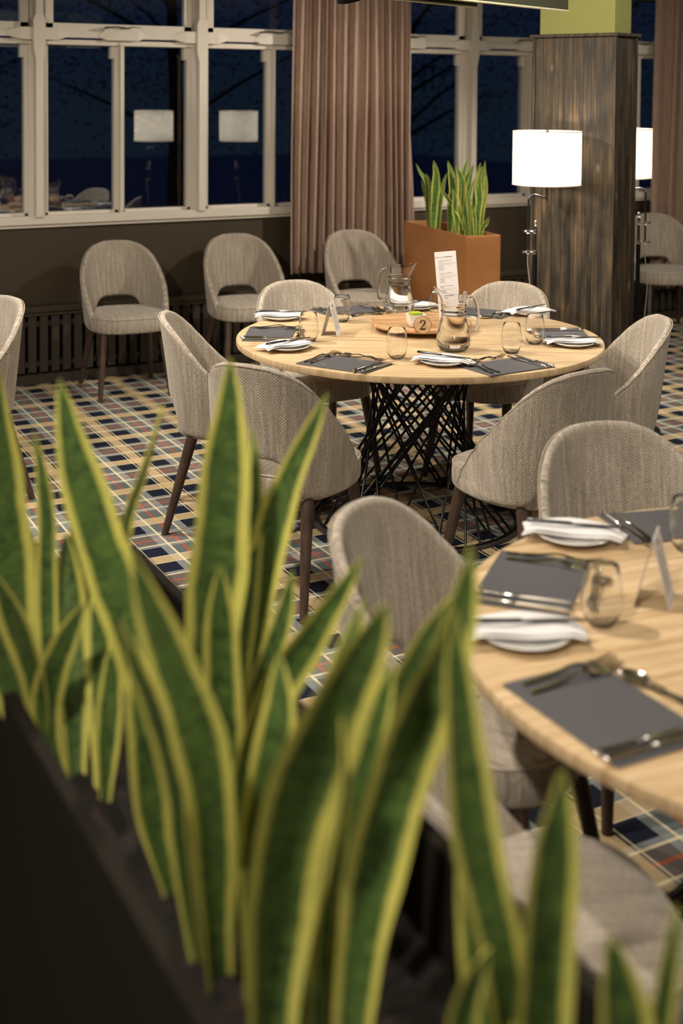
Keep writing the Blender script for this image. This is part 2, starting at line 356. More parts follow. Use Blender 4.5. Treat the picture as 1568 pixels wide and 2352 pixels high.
# transom rail with shaped blocks
GY = 7.62
mains = [2.067 + 1.035 * i for i in range(-5, 9)]
b = MB(); b.box(XL, XR, GY - .06, GY + .03, 2.02, 2.05); b.box(XL, XR, GY - .085, GY + .03, 2.062, 2.10)
for x in mains:
    b.box(x - .11, x + .11, GY - .10, GY + .03, 2.045, 2.118)
    b.add([(x - .11, GY - .10, 2.045), (x - .19, GY - .087, 2.068), (x - .19, GY - .087, 2.095), (x - .11, GY - .10, 2.118), (x - .11, GY, 2.045), (x - .19, GY, 2.068), (x - .19, GY, 2.095), (x - .11, GY, 2.118)],
          [(0, 1, 2, 3), (4, 7, 6, 5), (0, 4, 5, 1), (2, 6, 7, 3), (1, 5, 6, 2), (0, 3, 7, 4)])
    b.add([(x + .11, GY - .10, 2.045), (x + .19, GY - .087, 2.068), (x + .19, GY - .087, 2.095), (x + .11, GY - .10, 2.118), (x + .11, GY, 2.045), (x + .19, GY, 2.068), (x + .19, GY, 2.095), (x + .11, GY, 2.118)],
          [(0, 3, 2, 1), (4, 5, 6, 7), (0, 1, 5, 4), (2, 3, 7, 6), (1, 2, 6, 5), (0, 4, 7, 3)])
    c = x + .5175
    for s_ in (-1, 1):
        b.add([(c, GY - .10, 2.05), (c + s_ * .10, GY - .10, 2.05), (c + s_ * .16, GY - .087, 2.075), (c + s_ * .10, GY - .10, 2.125), (c, GY - .10, 2.125),
               (c, GY, 2.05), (c + s_ * .10, GY, 2.05), (c + s_ * .16, GY, 2.075), (c + s_ * .10, GY, 2.125), (c, GY, 2.125)],
              [(0, 1, 2, 3, 4), (9, 8, 7, 6, 5), (0, 5, 6, 1), (1, 6, 7, 2), (2, 7, 8, 3), (3, 8, 9, 4)])
struct(b.obj('trim_2', M['white_paint'], smooth=False, bevel=.002))
# mullion posts
for i, x in enumerate(mains):
    b = MB(); b.box(x - .022, x + .022, GY - .11, GY + .04, .99, 1.93); b.box(x - .022, x + .022, GY - .11, GY + .04, 2.2, 2.5)
    b.box(x - .036, x + .036, GY - .112, GY + .02, 2.00, 2.16)
    for z0, z1 in ((1.93, 2.00), (2.2, 2.16)):
        b.add([(x - .022, GY - .11, z0), (x + .022, GY - .11, z0), (x + .036, GY - .11, z1), (x - .036, GY - .11, z1), (x - .022, GY, z0), (x + .022, GY, z0), (x + .036, GY, z1), (x - .036, GY, z1)],
              [(0, 1, 2, 3), (7, 6, 5, 4), (0, 3, 7, 4), (1, 5, 6, 2)])
    b.box(x - .052, x + .052, GY - .045, GY + .04, .99, 2.03); b.box(x - .075, x + .075, GY - .02, GY + .04, 2.1, 2.5)
    struct(b.obj('trim_%d' % (3 + i), M['white_paint'], smooth=False, bevel=.002))
# windows: per bay a frame with two lower panes, an upper sash with pane and stay
for i, x in enumerate(mains[:-1]):
    x0, x1 = x + .05, x + .985; xm = x + .5175
    b = MB(); 
    for a0, a1 in ((x0, x0 + .022), (xm - .032, xm + .032), (x1 - .022, x1)): b.box(a0, a1, GY - .03, GY + .03, .99, 2.04)
    b.box(xm - .008, xm + .008, GY - .075, GY + .03, .99, 2.04)
    b.box(x0, x1, GY - .03, GY + .03, .985, 1.012); b.box(x0, x1, GY - .03, GY + .03, 2.018, 2.045)
    for q in (xm - .055, x1 - .045):   # small cut-in corner blocks at the head
        b.box(q, q + .025, GY - .028, GY + .02, 1.94, 2.03)
    fr = struct(b.obj('window_%d' % (i + 1), M['white_paint'], smooth=False, bevel=.002))
    for a0, a1 in ((x0 + .02, xm - .03), (xm + .03, x1 - .02)):
        g = MB(); g.box(a0, a1, GY - .002, GY + .002, 1.01, 2.02); g.obj('glass_pane', M['pane'], fr, smooth=False)
    s_ = MB(); 
    for a0, a1 in ((x0 + .0, x0 + .05), (x1 - .05, x1)): s_.box(a0, a1, GY - .05, GY, 2.10, 2.5)
    s_.box(x0, x1, GY - .05, GY, 2.10, 2.15); sash = s_.obj('sash', M['white_paint'], fr, smooth=False, bevel=.003)
    g = MB(); g.box(x0 + .045, x1 - .045, GY - .03, GY - .026, 2.145, 2.5); g.obj('upper_pane', M['pane'], fr, smooth=False)
    g = MB(); zz = 2.128
    g.tube([(xm - .11, GY - .11, zz), (xm - .05, GY - .12, zz + .004), (xm + .02, GY - .12, zz - .003), (xm + .06, GY - .115, zz + .006), (xm + .11, GY - .11, zz + .003)], [.004, .005, .005, .003, .002], 6)
    g.tube([(xm - .1, GY - .06, zz), (xm - .1, GY - .115, zz)], .006, 6); g.obj('stay', mat('dark_iron_%d' % i, (.03, .025, .015), .5, .7) if i == 0 else bpy.data.materials['dark_iron_0'], fr)
# radiator casing: ledge + slats under the windows
b = MB(); b.box(XL, XR, YW - .10, YW, .43, .465); b.box(XL, XR, YW - .085, YW, .405, .43)
struct(b.obj('trim_30', M['wall'], smooth=False, bevel=.004))
b = MB(); b.box(XL, XR, YW - .02, YW, .0, .43); struct(b.obj('trim_31', M['void'], smooth=False))
b = MB(); x = XL + .03
while x < XR - .1: b.box(x, x + .046, YW - .075, YW - .055, .07, .41); x += .0695
b.box(XL, XR, YW - .055, YW - .03, .10, .13); b.box(XL, XR, YW - .055, YW - .03, .34, .37)
struct(b.obj('trim_32', M['darkwood'], smooth=False))
b = MB(); b.box(XL, XR, YW - .085, YW - .02, 0, .055); struct(b.obj('baseboard_back', M['darkwood'], smooth=False))

# outside: lawn and trees in the dusk
b = MB(); b.box(-14, 24, 7.9, 40, -.6, -.5); o = b.obj('garden_ground', mat('night_lawn', (.10, .28, .20), .95), smooth=False); struct(o)
M['tree_leaf'] = mat('night_foliage', (.05, .09, .08), .9, spec=.05); M['bark2'] = mat('night_bark', (.02, .018, .02), .9, spec=.05)
def tree(x, y, h, rad, seed, label):
    rnd = random.Random(seed); t = thing('garden_tree', label, 'tree', (x, y, -.5), 0, 'trees beyond the windows')
    b = MB(); tips = []
    b.tube([(0, 0, 0), (.05, .02, h * .3), (-.04, .05, h * .6), (0, 0, h * .85)], [.14, .11, .07, .03], 7)
    for i in range(12):
        z0 = h * (.25 + .55 * rnd.random()); a = rnd.random() * 6.28; L = rad * (.6 + .5 * rnd.random())
        e = Vector((math.cos(a) * L, math.sin(a) * L, z0 + L * .5)); b.tube([(0, 0, z0), e * .5 + Vector((0, 0, z0 * .5 + .05)), e], [.04, .025, .01], 5); tips.append(e)
    b.obj('trunk', M['bark2'], t)
    c = MB()
    for i in range(6500):
        e = rnd.choice(tips); p = e * (.35 + .8 * rnd.random()) + Vector((rnd.gauss(0, .5), rnd.gauss(0, .5), rnd.gauss(0, .6))) * rad * .6
        p.z = max(.5, p.z * 1.0 + e.z * .25); a = rnd.random() * 6.28; s_ = .018 + .028 * rnd.random(); q = Vector((math.cos(a), math.sin(a), rnd.uniform(-.7, .7))).normalized() * s_; r_ = q.orthogonal().normalized() * s_ * .5
        c.add([p - q, p + r_, p + q, p - r_], [(0, 1, 2, 3)])
    c.obj('crown', M['tree_leaf'], t, smooth=False)
for args in ((2.6, 15.5, 5.2, 1.8, 1, 'dark leafy tree seen dimly through the left window panes'), (6.6, 17, 5.8, 2.3, 2, 'dark tree seen dimly through the panes left of the curtain'),
             (10.6, 17.5, 5.6, 2.2, 3, 'dark tree seen dimly through the panes behind the orange planter'), (15.5, 18.5, 5.4, 2.0, 4, 'dark tree seen dimly beside the wood clad pillar')): tree(*args)

# ------------------------------------------------------------------ curtains
def curtain(x0, x1, zb, seed, label, loc_y):
    rnd = random.Random(seed); n = 220; folds = int((x1 - x0) / .062); ph = [rnd.uniform(-.9, .9) for _ in range(folds + 2)]; am = [rnd.uniform(.55, 1.25) for _ in range(folds + 2)]
    rows = []; uv = []; zt = 2.8; nz = 40
    for i in range(nz + 1):
        t = i / nz; z = zb + (zt - zb) * t; r = []; u_ = []
        for j in range(n + 1):
            q = j / n; fpos = q * folds + .35 * math.sin(q * 9 + seed) + .18 * math.sin(t * 3 + q * 14) * (1 - t * .5); fi = int(max(0, min(folds, fpos)))
            f = fpos - fi; ps = ph[fi] * (1 - f) + ph[fi + 1] * f; aa = am[fi] * (1 - f) + am[fi + 1] * f
            spread = 1 + .04 * (1 - t) ; x = x0 + (x1 - x0) * (.5 + (q - .5) * (.95 + .05 * spread + .05 * (1 - t)))
            y = loc_y + .038 * aa * math.sin(2 * PI * fpos + ps * .6) + .012 * math.sin(5 * PI * fpos + ps * 3 + t * 2) * (.4 + .6 * t) + .02 * math.sin(q * 7 + 2 * t)
            x += .012 * math.sin(4 * PI * fpos + ps + 1.0) * aa
            r.append(Vector((x, y, z + .004 * math.sin(q * 20)))); u_.append((q * 2, z))
        rows.append(r); uv.append(u_)
    b = MB(); b.grid(rows, uv); o = b.obj('curtain', M['velvet'], angle=180)
    s_ = o.modifiers.new('solid', 'SOLIDIFY'); s_.thickness = .003
    tag(o, label, 'curtain')
curtain(3.70, 4.60, .56, 5, 'long taupe curtain hanging behind the terracotta planter between two windows', 7.42)
curtain(6.80, 7.9, .25, 9, 'long taupe curtain at the right edge beyond the wood clad pillar', 7.40)

# ------------------------------------------------------------------ pillar
c0 = Vector((4.0991, 4.7698)); ud = Vector((-.3314, .9433)); vd = Vector((.9433, .3314))
def pil(name, p, L0, L1, W0, W1, z0, z1, m, parent=None, uv=True):
    P = [p + ud * L0 + vd * W0, p + ud * L1 + vd * W0, p + ud * L1 + vd * W1, p + ud * L0 + vd * W1]
    vs = [(q.x, q.y, z) for z in (z0, z1) for q in P]; L = L1 - L0; W = W1 - W0; acc = [0, L, L + W, 2 * L + W, 2 * L + 2 * W]; fs = []; uvs = []
    for i in range(4):
        j = (i + 1) % 4; fs.append((i, j, 4 + j, 4 + i)); uvs.append(((acc[i], z0), (acc[i + 1], z0), (acc[i + 1], z1), (acc[i], z1)))
    fs += [(3, 2, 1, 0), (4, 5, 6, 7)]; uvs += [((0, 0), (0, .1), (.1, .1), (.1, 0))] * 2
    b = MB(); b.add(vs, fs, uvs); return b.obj(name, m, parent, smooth=False, bevel=.003)
pl = thing('pillar', 'square pillar clad in dark weathered pine boards with pale green top', 'pillar', (4.0991, 4.7698, 0)); c0 = Vector((0, 0))
pil('cladding', c0, 0, .466, 0, .196, 0, 2.03, M['pine'], pl)
pil('plaster_top', c0, .02, .446, .02, .176, 2.03, 2.85, M['green'], pl)['label'] = 'pale green painted top'
pil('cap_moulding', c0, -.018, .484, -.018, .214, 2.03, 2.046, M['pine'], pl)
for a, b_, c_, d_ in ((-.006, .012, -.006, .012), (.454, .472, -.006, .012), (-.006, .012, .184, .202)):
    pil('corner_bead', c0, a, b_, c_, d_, 0, 2.03, M['pine'], pl)
# hanging acoustic baffles
for i, (ex, ey) in enumerate(((3.0504, 4.4185), (3.5144, 4.4044))):
    d = Vector((.9274, .3731)); n_ = Vector((-.3731, .9274)); e = Vector((ex, ey)); s_ = e - d * 3.4
    z0 = 2.108
    t = thing('ceiling_baffle', ['dark olive board hanging from the ceiling left of the pillar, nearest the curtain', 'dark olive hanging board that overlaps the pale green pillar top'][i], 'baffle', (e.x, e.y, z0), 0, 'hanging ceiling boards')
    def bar(name, w0, w1, h0, h1, m):
        P = [d * -3.4 + n_ * w0, d * 0 + n_ * w0, d * 0 + n_ * w1, d * -3.4 + n_ * w1]
        b = MB(); b.add([(q.x, q.y, z) for z in (h0, h1) for q in P], [(3, 2, 1, 0), (4, 5, 6, 7), (0, 1, 5, 4), (1, 2, 6, 5), (2, 3, 7, 6), (3, 0, 4, 7)]); return b.obj(name, m, t, smooth=False)
    bar('board', 0, .025, .006, .30, M['baffle']); bar('bottom_edge', -.003, .03, 0, .006, M['baffle_edge'])
    for q in (-.4, -3.0):
        b = MB(); b.tube([(d.x * q, d.y * q, .3), (d.x * q, d.y * q, ZC - z0)], .003, 6); b.obj('hanging_rod', M['black_metal'], t)
# ------------------------------------------------------------------ chairs
def shell_pt(t, z, off=0.):
    # t in degrees from the rear centre; beyond 90 the wing runs forward
    s_ = -1 if t < 0 else 1; a = abs(t); A = .25 - .022 * max(0, min(1, (.62 - z) / .24)) ** 1.3; Bq = .205
    if a <= 90:
        q = R(a); x = A * math.sin(q) ** .84; y = -.045 - Bq * max(0, math.cos(q)) ** .84
    else:
        f = (a - 90) / 40; x = A - .012 * f * f; y = -.045 + .165 * f
    h = (z - .38) / .46; y -= .055 * max(0, h) ** 1.4 * max(0, math.cos(R(min(a, 90)))) ** .7
    return Vector((s_ * x, y, z))
TOP = [(0, .847), (15, .843), (30, .827), (42, .803), (54, .766), (66, .717), (78, .662), (90, .605), (104, .542), (118, .478), (128, .420), (130, .405)]
BOT = [(0, .518), (16, .515), (24, .502), (31, .475), (36, .44), (41, .405), (47, .385), (70, .378), (118, .380), (128, .388), (130, .392)]
def make_chair(label):
    t = thing('dining_chair', label, 'chair')
    n, mz = 52, 12; rows = []; uvs = []
    ts = [-130 + 260 * i / n for i in range(n + 1)]; acc = 0; prev = None; arc = []
    for a in ts:
        p = shell_pt(a, .6); acc += (p - prev).length if prev is not None else 0; prev = p; arc.append(acc)
    for i, a in enumerate(ts):
        zb, zt = sm(BOT, abs(a)), sm(TOP, abs(a)); r = []; u_ = []
        for j in range(mz + 1): z = zb + (zt - zb) * j / mz; r.append(shell_pt(a, z)); u_.append((arc[i], z))
        rows.append(r); uvs.append(u_)
    b = MB(); b.grid(rows, uvs); o = b.obj('backrest', M['fabric'], t, angle=180)
    md = o.modifiers.new('solid', 'SOLIDIFY'); md.thickness = .027; md.offset = 1 if False else -1; md.use_rim = True
    md2 = o.modifiers.new('sub', 'SUBSURF'); md2.levels = md2.render_levels = 1
    # piping along the upper rim (outer seam) and the opening
    b = MB(); e = [shell_pt(a, sm(TOP, abs(a)) - .006) * 1.0 for a in ts]
    e = [Vector((p.x * 1.004, p.y - .001 if abs(a) < 90 else p.y, p.z)) for p, a in zip(e, ts)]; b.tube(e, .0016, 6)
    b.obj('piping', M['fabric'], o)
    # seat
    def outline(q, s_=1.0):
        x = .232 * abs(math.cos(q)) ** .62 * (1 if math.cos(q) > 0 else -1); y = .235 * abs(math.sin(q)) ** .68 * (1 if math.sin(q) > 0 else -1)
        x *= 1 - .06 * (y / .235 if y > 0 else -y / .235 * 1.2); return x * s_, y * s_ + .01
    prof = [(.90, .372), (.97, .374), (1.0, .385), (1.005, .42), (1.0, .445), (.975, .460), (.92, .468), (.75, .474), (.5, .478), (.25, .480), (.02, .480)]
    n = 44; rows = []; uvs = []
    for i, (s_, z) in enumerate(prof):
        r = []; u_ = []
        for j in range(n):
            x, y = outline(2 * PI * j / n, s_); r.append(Vector((x, y, z))); u_.append((x, y - z if i < 5 else y - .45))
        rows.append(r); uvs.append(u_)
    b = MB(); b.grid(rows, uvs, wrap=True); b.f.append(tuple(reversed(range(n)))); b.uv.append(None); b.mi.append(0)
    seat = b.obj('seat', M['fabric'], t, angle=70)
    b = MB(); b.tube([Vector((*outline(2 * PI * j / 48, .992), .456)) for j in range(48)], .003, 6, closed=True); b.obj('piping', M['fabric'], seat)
    for sx_, sy_ in ((-1, -1), (1, -1), (-1, 1), (1, 1)):
        b = MB(); x0, y0 = .165 * sx_, .155 * sy_; x1, y1 = (.215 * sx_, -.262) if sy_ < 0 else (.205 * sx_, .235)
        b.tube([(x0, y0, .385), (x0 + (x1 - x0) * .45, y0 + (y1 - y0) * .45, .21), (x1, y1, .0)], [.023, .0195, .0135], 14); b.obj('leg', M['leg'], t)
    return t
def rzf(fx, fy): return math.atan2(fy, fx) - PI / 2
CH = [  # x, y, facing vector, label, group
 (2.46, 7.10, (-.10, -1), 'tweed dining chair against the window wall, furthest left of the row', 'chairs'),
 (3.25, 7.14, (-.12, -1), 'tweed dining chair against the window wall beside the curtain, second from left'),
 (4.03, 7.02, (-.10, -1), 'tweed dining chair in front of the curtain, left of the terracotta planter'),
 (6.60, 7.10, (-.40, -1), 'tweed dining chair at the right edge behind the pillar and floor lamp'),
 (1.13, 5.51, (-.95, -.30), 'tweed dining chair cut off by the left edge of the photo, turned away'),
 (2.72, 5.20, (-.02, -1), 'tweed dining chair on the window side of table 2, back left seat'),
 (3.42, 4.83, (-.87, -.50), 'tweed dining chair behind table 2, in front of the wood clad pillar'),
 (2.12, 4.79, (.90, -.44), 'tweed dining chair at the left end of table 2, seen from its side'),
 (2.00, 4.03, (.84, .54), 'tweed dining chair at the near left of table 2, its back to the camera'),
 (2.70, 3.57, (-.10, 1), 'tweed dining chair at the near right of table 2, its back to the camera'),
 (3.40, 4.06, (-.90, .44), 'tweed dining chair at the right end of table 2, half out of frame'),
 (2.25, 2.47, (-.28, -1), 'tweed dining chair on the far side of the near table, behind the side plate'),
 (1.53, 2.20, (.56, -.83), 'tweed dining chair at the left of the near table, partly hidden by plant leaves'),
 (1.205, 1.585, (.96, -.28), 'tweed dining chair nearest the plant trough, empty seat showing at bottom right'),
 (1.52, .98, (.62, .78), 'tweed dining chair below the bottom edge at the near table'),
]
proto = None
for c in CH[:14]:
    if proto is None: o = proto = make_chair(c[3]); o.location = (c[0], c[1], 0); o.rotation_euler[2] = rzf(*c[2]); o['group'] = 'tweed dining chairs with open lower backs'
    else: dup(proto, c[3], (c[0], c[1], 0), rzf(*c[2]))

# ------------------------------------------------------------------ tables
def make_table(label, x, y, rz):
    t = thing('round_table', label, 'table', (x, y, 0), rz, 'round oak tables on wire bases')
    b = MB(); n = 128; b.lathe([(.0001, .722), (.742, .722), (.7485, .7255), (.75, .73), (.75, .744), (.7485, .7485), (.744, .75), (.0001, .75)], n, cap0=False, cap1=False); b.obj('tabletop', M['oak'], t, angle=30)
    b = MB(); b.lathe([(.0001, .712), (.30, .712), (.30, .722), (.0001, .722)], 48, cap0=False, cap1=False); b.obj('mounting_plate', M['black_metal'], t)
    b = MB(); b.lathe([(.405, .001), (.445, .001), (.445, .009), (.405, .009), (.405, .001)], 72, cap0=False, cap1=False); b.obj('base_ring', M['plate_grey'], t, angle=30)
    b = MB(); b.tube([(.265 * math.cos(q * PI / 24), .265 * math.sin(q * PI / 24), .706) for q in range(48)], .006, 8, closed=True)
    b.tube([(.42 * math.cos(q * PI / 24), .42 * math.sin(q * PI / 24), .013) for q in range(48)], .004, 6, closed=True); b.obj('hoop', M['black_metal'], t)
    rnd = random.Random(4)
    for s_ in (-1, 1):
        for i in range(21):
            a = 2 * PI * (i + .25 * s_) / 21 + rnd.uniform(-.03, .03); a2 = a + s_ * R(118 + rnd.uniform(-14, 14))
            b = MB(); b.tube([(.265 * math.cos(a), .265 * math.sin(a), .71), (.422 * math.cos(a2), .422 * math.sin(a2), .012)], .0052, 7); b.obj('rod', M['black_metal'], t)
    return t
T2 = make_table('round oak table with the wooden number 2 on black criss-cross rod base', 2.793, 4.436, 0)
T1 = dup(T2, 'round oak table cut off at the right edge, nearest the plant trough', (1.984, 1.607, 0), .4)

# ------------------------------------------------------------------ tableware prototypes
def strip(b, pts, wid, th=.0022, n=3):
    # ribbon along y: pts (y, z), width list, thickness
    vs = []; k = len(pts)
    for (y, z), w_ in zip(pts, wid): vs += [(-w_, y, z), (w_, y, z), (w_ * .8, y, z + th), (-w_ * .8, y, z + th)]
    fs = []
    for i in range(k - 1):
        for j in range(4): fs.append((i * 4 + j, i * 4 + (j + 1) % 4, (i + 1) * 4 + (j + 1) % 4, (i + 1) * 4 + j))
    fs += [(3, 2, 1, 0), tuple((k - 1) * 4 + j for j in range(4))]; b.add(vs, fs)
def fork_m(L=.20):
    b = MB(); s_ = L / .2
    strip(b, [(y * s_, z) for y, z in ((0, .002), (.006, .0015), (.03, .001), (.07, .005), (.105, .011), (.125, .010), (.135, .006), (.145, .0035))], [.003, .0065, .0062, .0042, .003, .0042, .0095, .0115], .0028)
    for i in range(4):
        x = (-.0095 + i * .00633); vs = []
        for y, z, w_ in ((.144, .0035, .0022), (.17, .003, .0018), (.19, .0065, .0016), (.202, .0115, .0009)): vs += [(x - w_, y * s_, z), (x + w_, y * s_, z), (x + w_, y * s_, z + .002), (x - w_, y * s_, z + .002)]
        b.add(vs, [(a * 4 + j, a * 4 + (j + 1) % 4, a * 4 + 4 + (j + 1) % 4, a * 4 + 4 + j) for a in range(3) for j in range(4)] + [(12, 13, 14, 15), (3, 2, 1, 0)])
    return b
def knife_m(L=.225):
    b = MB(); b.tube([(0, y, .0045) for y in (0, .004, .03, .07, .098, .104)], [.002, .0052, .005, .0042, .0045, .003], 8)
    vs = []; 
    for y, w0, w1 in ((.102, -.004, .004), (.13, -.007, .0055), (.18, -.0085, .0055), (.21, -.006, .0055), (.222, -.001, .005)): vs += [(w0, y, .0035), (w1, y, .0025), (w1, y, .0055), (w0, y, .0045)]
    b.add(vs, [(a * 4 + j, a * 4 + (j + 1) % 4, a * 4 + 4 + (j + 1) % 4, a * 4 + 4 + j) for a in range(4) for j in range(4)] + [(16, 17, 18, 19), (3, 2, 1, 0)])
    return b
def spoon_m():
    b = MB(); strip(b, [(0, .002), (.006, .0015), (.03, .001), (.07, .005), (.10, .011), (.125, .009), (.135, .005)], [.003, .006, .0058, .004, .0026, .003, .005], .0026)
    rows = []
    for i in range(7):
        q = i / 6; rows.append([Vector((.020 * math.sin(PI * q) ** .5 * math.cos(a) * 1, .160 + .028 * 0 - .030 + .060 * q, .0)) for a in [0]])
    n = 20; vs = [(0, .160, .0005)]; fs = []
    for j, (s_, z) in enumerate(((.4, .001), (.75, .0035), (1, .0085), (1.03, .0095), (.75, .0055), (.4, .0025))):
        for i in range(n):
            a = 2 * PI * i / n; vs.append((.0205 * s_ * math.cos(a) * (1 - .12 * math.sin(a)), .160 + .031 * s_ * math.sin(a), z))
    for j in range(5):
        for i in range(n): fs.append((1 + j * n + i, 1 + j * n + (i + 1) % n, 1 + (j + 1) * n + (i + 1) % n, 1 + (j + 1) * n + i))
    fs += [(0, 1 + (i + 1) % n, 1 + i) for i in range(n)]; fs.append(tuple(1 + 5 * n + i for i in range(n))); b.add(vs, fs); return b
def glass_m():
    o_ = [(.0001, .0), (.018, .0), (.024, .002), (.031, .012), (.038, .030), (.0405, .050), (.039, .075), (.0345, .100), (.0315, .116)]
    i_ = [(.0307, .1165), (.0337, .100), (.0382, .075), (.0397, .050), (.0372, .031), (.0300, .0135), (.022, .006), (.0001, .005)]
    b = MB(); b.lathe(o_ + i_, 40, cap0=False, cap1=False); return b
def plate_m():
    b = MB(); b.lathe([(.0001, .002), (.045, .002), (.047, 0), (.050, 0), (.054, .004), (.070, .008), (.084, .0145), (.0865, .0165), (.085, .018), (.070, .0125), (.056, .0085), (.045, .007), (.0001, .0068)], 56, cap0=False, cap1=False); return b
PR = {}
def proto_obj(key, name, b, m, **kw):
    PR[key] = (name, b, m, kw, [])
def place(key, label, cat, x, y, z, rz=0., group=None, tilt=None):
    name, b, m, kw, made = PR[key]
    if not made: o = b.obj(name, m, **kw); made.append(o)
    else: o = made[0].copy(); COL.objects.link(o)
    o.location = (x, y, z); o.rotation_euler = (tilt or 0, 0, rz); o['label'] = label; o['category'] = cat
    if group: o['group'] = group
    return o
proto_obj('fork', 'dinner_fork', fork_m(), M['steel'], angle=50); proto_obj('dfork', 'dessert_fork', fork_m(.175), M['steel'], angle=50)
proto_obj('knife', 'dinner_knife', knife_m(), M['steel'], angle=50); proto_obj('sknife', 'butter_knife', knife_m(), M['gunmetal'], angle=50)
proto_obj('spoon', 'dessert_spoon', spoon_m(), M['steel'], angle=60); proto_obj('glass', 'water_glass', glass_m(), M['glass'], angle=70); proto_obj('plate', 'side_plate', plate_m(), M['ceramic'], angle=60)
b = MB(); b.box(-.15, .15, -.098, .098, 0, .0045); proto_obj('mat', 'placemat', b, M['leather'], bevel=.0015, smooth=False)
def napkin_m(seed=1):
    b = MB(); rnd = random.Random(seed)
    def layer(x0, x1, y0, y1, z, tw):
        rows = []
        for i in range(9):
            q = i / 8; r = []
            for j in range(6):
                p = j / 5; x = x0 + (x1 - x0) * q; y = y0 + (y1 - y0) * p; x += tw * (p - .5) * .04
                r.append(Vector((x, y, z + .004 * math.sin(PI * q) + .0035 * math.sin(q * 7 + p * 3 + seed) - .010 * max(0, abs(x) - .09) / .03)))
            rows.append(r)
        k = 6; top = [q + Vector((0, 0, .0022)) for r in rows for q in r]; n0 = len(top)
        fs = []
        b.grid(rows); b.add(top, [(i * k + j + k, i * k + j + 1 + k, i * k + j + 1, i * k + j) for i in range(8) for j in range(5)])
        bot = [q for r in rows for q in r]; ring = [j for j in range(k)] + [i * k + k - 1 for i in range(1, 9)] + [8 * k + j for j in range(k - 2, -1, -1)] + [i * k for i in range(7, 0, -1)]
        m_ = len(ring); b.add([bot[i] for i in ring] + [top[i] for i in ring], [(i, (i + 1) % m_, m_ + (i + 1) % m_, m_ + i) for i in range(m_)])
    layer(-.108, .112, -.048, .036, .0185, .3); layer(-.114, .104, -.040, .050, .0225, -.35); return b
proto_obj('napkin', 'folded_napkin', napkin_m(1), M['napkin'], angle=40)

# place settings: centre of the mat, facing angle (diner looks along), plate, glass, extras
def setting(where, mx, my, ang, plate=None, prot=0, glass=None, tz=.75, krot=.9, skip=(), jit=0):
    f = Vector((math.cos(ang), math.sin(ang))); r = Vector((f.y, -f.x)); rz = ang - PI / 2; c = Vector((mx, my)); zt = tz + .0002; zm = tz + .0048
    rnd = random.Random(int(mx * 1000 + my * 77)); J = lambda s_: rnd.uniform(-s_, s_)
    place('mat', 'charcoal leatherette placemat %s' % where, 'placemat', mx, my, zt, rz, 'charcoal placemats')
    def P(u, v): q = c + r * u + f * v; return q.x, q.y
    if 'forks' not in skip:
        for i, u in enumerate((-.128, -.098)):
            x, y = P(u + J(.004), -.080 + J(.008)); place('fork', '%s dinner fork on the placemat %s' % (('outer', 'inner')[i], where), 'fork', x, y, zm, rz + J(.05), 'dinner forks')
    if 'knives' not in skip:
        for i, u in enumerate((.108, .136)):
            x, y = P(u + J(.003), -.105 + J(.008)); place('knife', '%s dinner knife on the placemat %s' % (('inner', 'outer')[i], where), 'knife', x, y, zm, rz + J(.04), 'dinner knives')
    if 'dessert' not in skip:
        x, y = P(.10 + J(.02), .145 + J(.006)); place('spoon', 'dessert spoon lying above the placemat %s' % where, 'spoon', x, y, zt, rz + PI / 2 + .12 + J(.1), 'dessert spoons')
        x, y = P(-.075 + J(.02), .118 + J(.004)); place('dfork', 'dessert fork lying above the placemat %s' % where, 'fork', x, y, zt, rz - PI / 2 + .08 + J(.08), 'dessert forks')
    if plate:
        place('plate', 'white side plate left of the placemat %s' % where, 'plate', plate[0], plate[1], zt, 0, 'white side plates')
        place('napkin', 'folded white napkin beside the placemat %s' % where, 'napkin', plate[0], plate[1], zt, prot, 'white folded napkins')
        q = prot + krot; x = plate[0] - math.cos(q) * .108; y = plate[1] - math.sin(q) * .108
        place('sknife', 'butter knife on the napkin beside the placemat %s' % where, 'knife', x, y, zt + .031, q - PI / 2, 'butter knives')
    if glass: place('glass', 'stemless water glass above the placemat %s' % where, 'glass', glass[0], glass[1], zt, 0, 'stemless water glasses')
A2 = R(28.64)   # heading of the view, for cloths turned square to the camera
setting('at the left end of table 2', 2.262, 4.747, R(-31), (2.459, 5.047), R(-28), (2.337, 4.542), krot=.02)
setting('at the near left of table 2', 2.262, 4.107, R(29), (2.193, 4.441), R(5), (2.487, 4.105), krot=.15)
setting('at the near right of table 2', 2.772, 3.802, R(94), (2.589, 3.943), R(-45), (2.938, 3.996), krot=-.25)
setting('at the right end of table 2', 3.333, 4.165, R(152), (3.246, 4.003), R(-27), (3.128, 4.100), krot=0)
setting('in front of the pillar at table 2', 3.335, 4.79, R(213), (3.52, 4.649), R(-10), (3.12, 4.796), krot=.5)
setting('on the window side of table 2', 2.83, 5.10, R(270), (3.133, 5.004), R(-20), (2.67, 4.873), krot=.8)
setting('at the far left of the near table', 1.600, 2.092, R(-48), (1.84, 2.255), R(-42), (1.588, 1.862), krot=.0)
setting('at the near left of the near table', 1.368, 1.592, R(-1), (1.42, 1.878), R(-27), None, krot=0.02)
setting('on the pillar side of the near table', 2.11, 2.22, R(255), None, 0, (2.02, 2.088), skip=('dessert',))

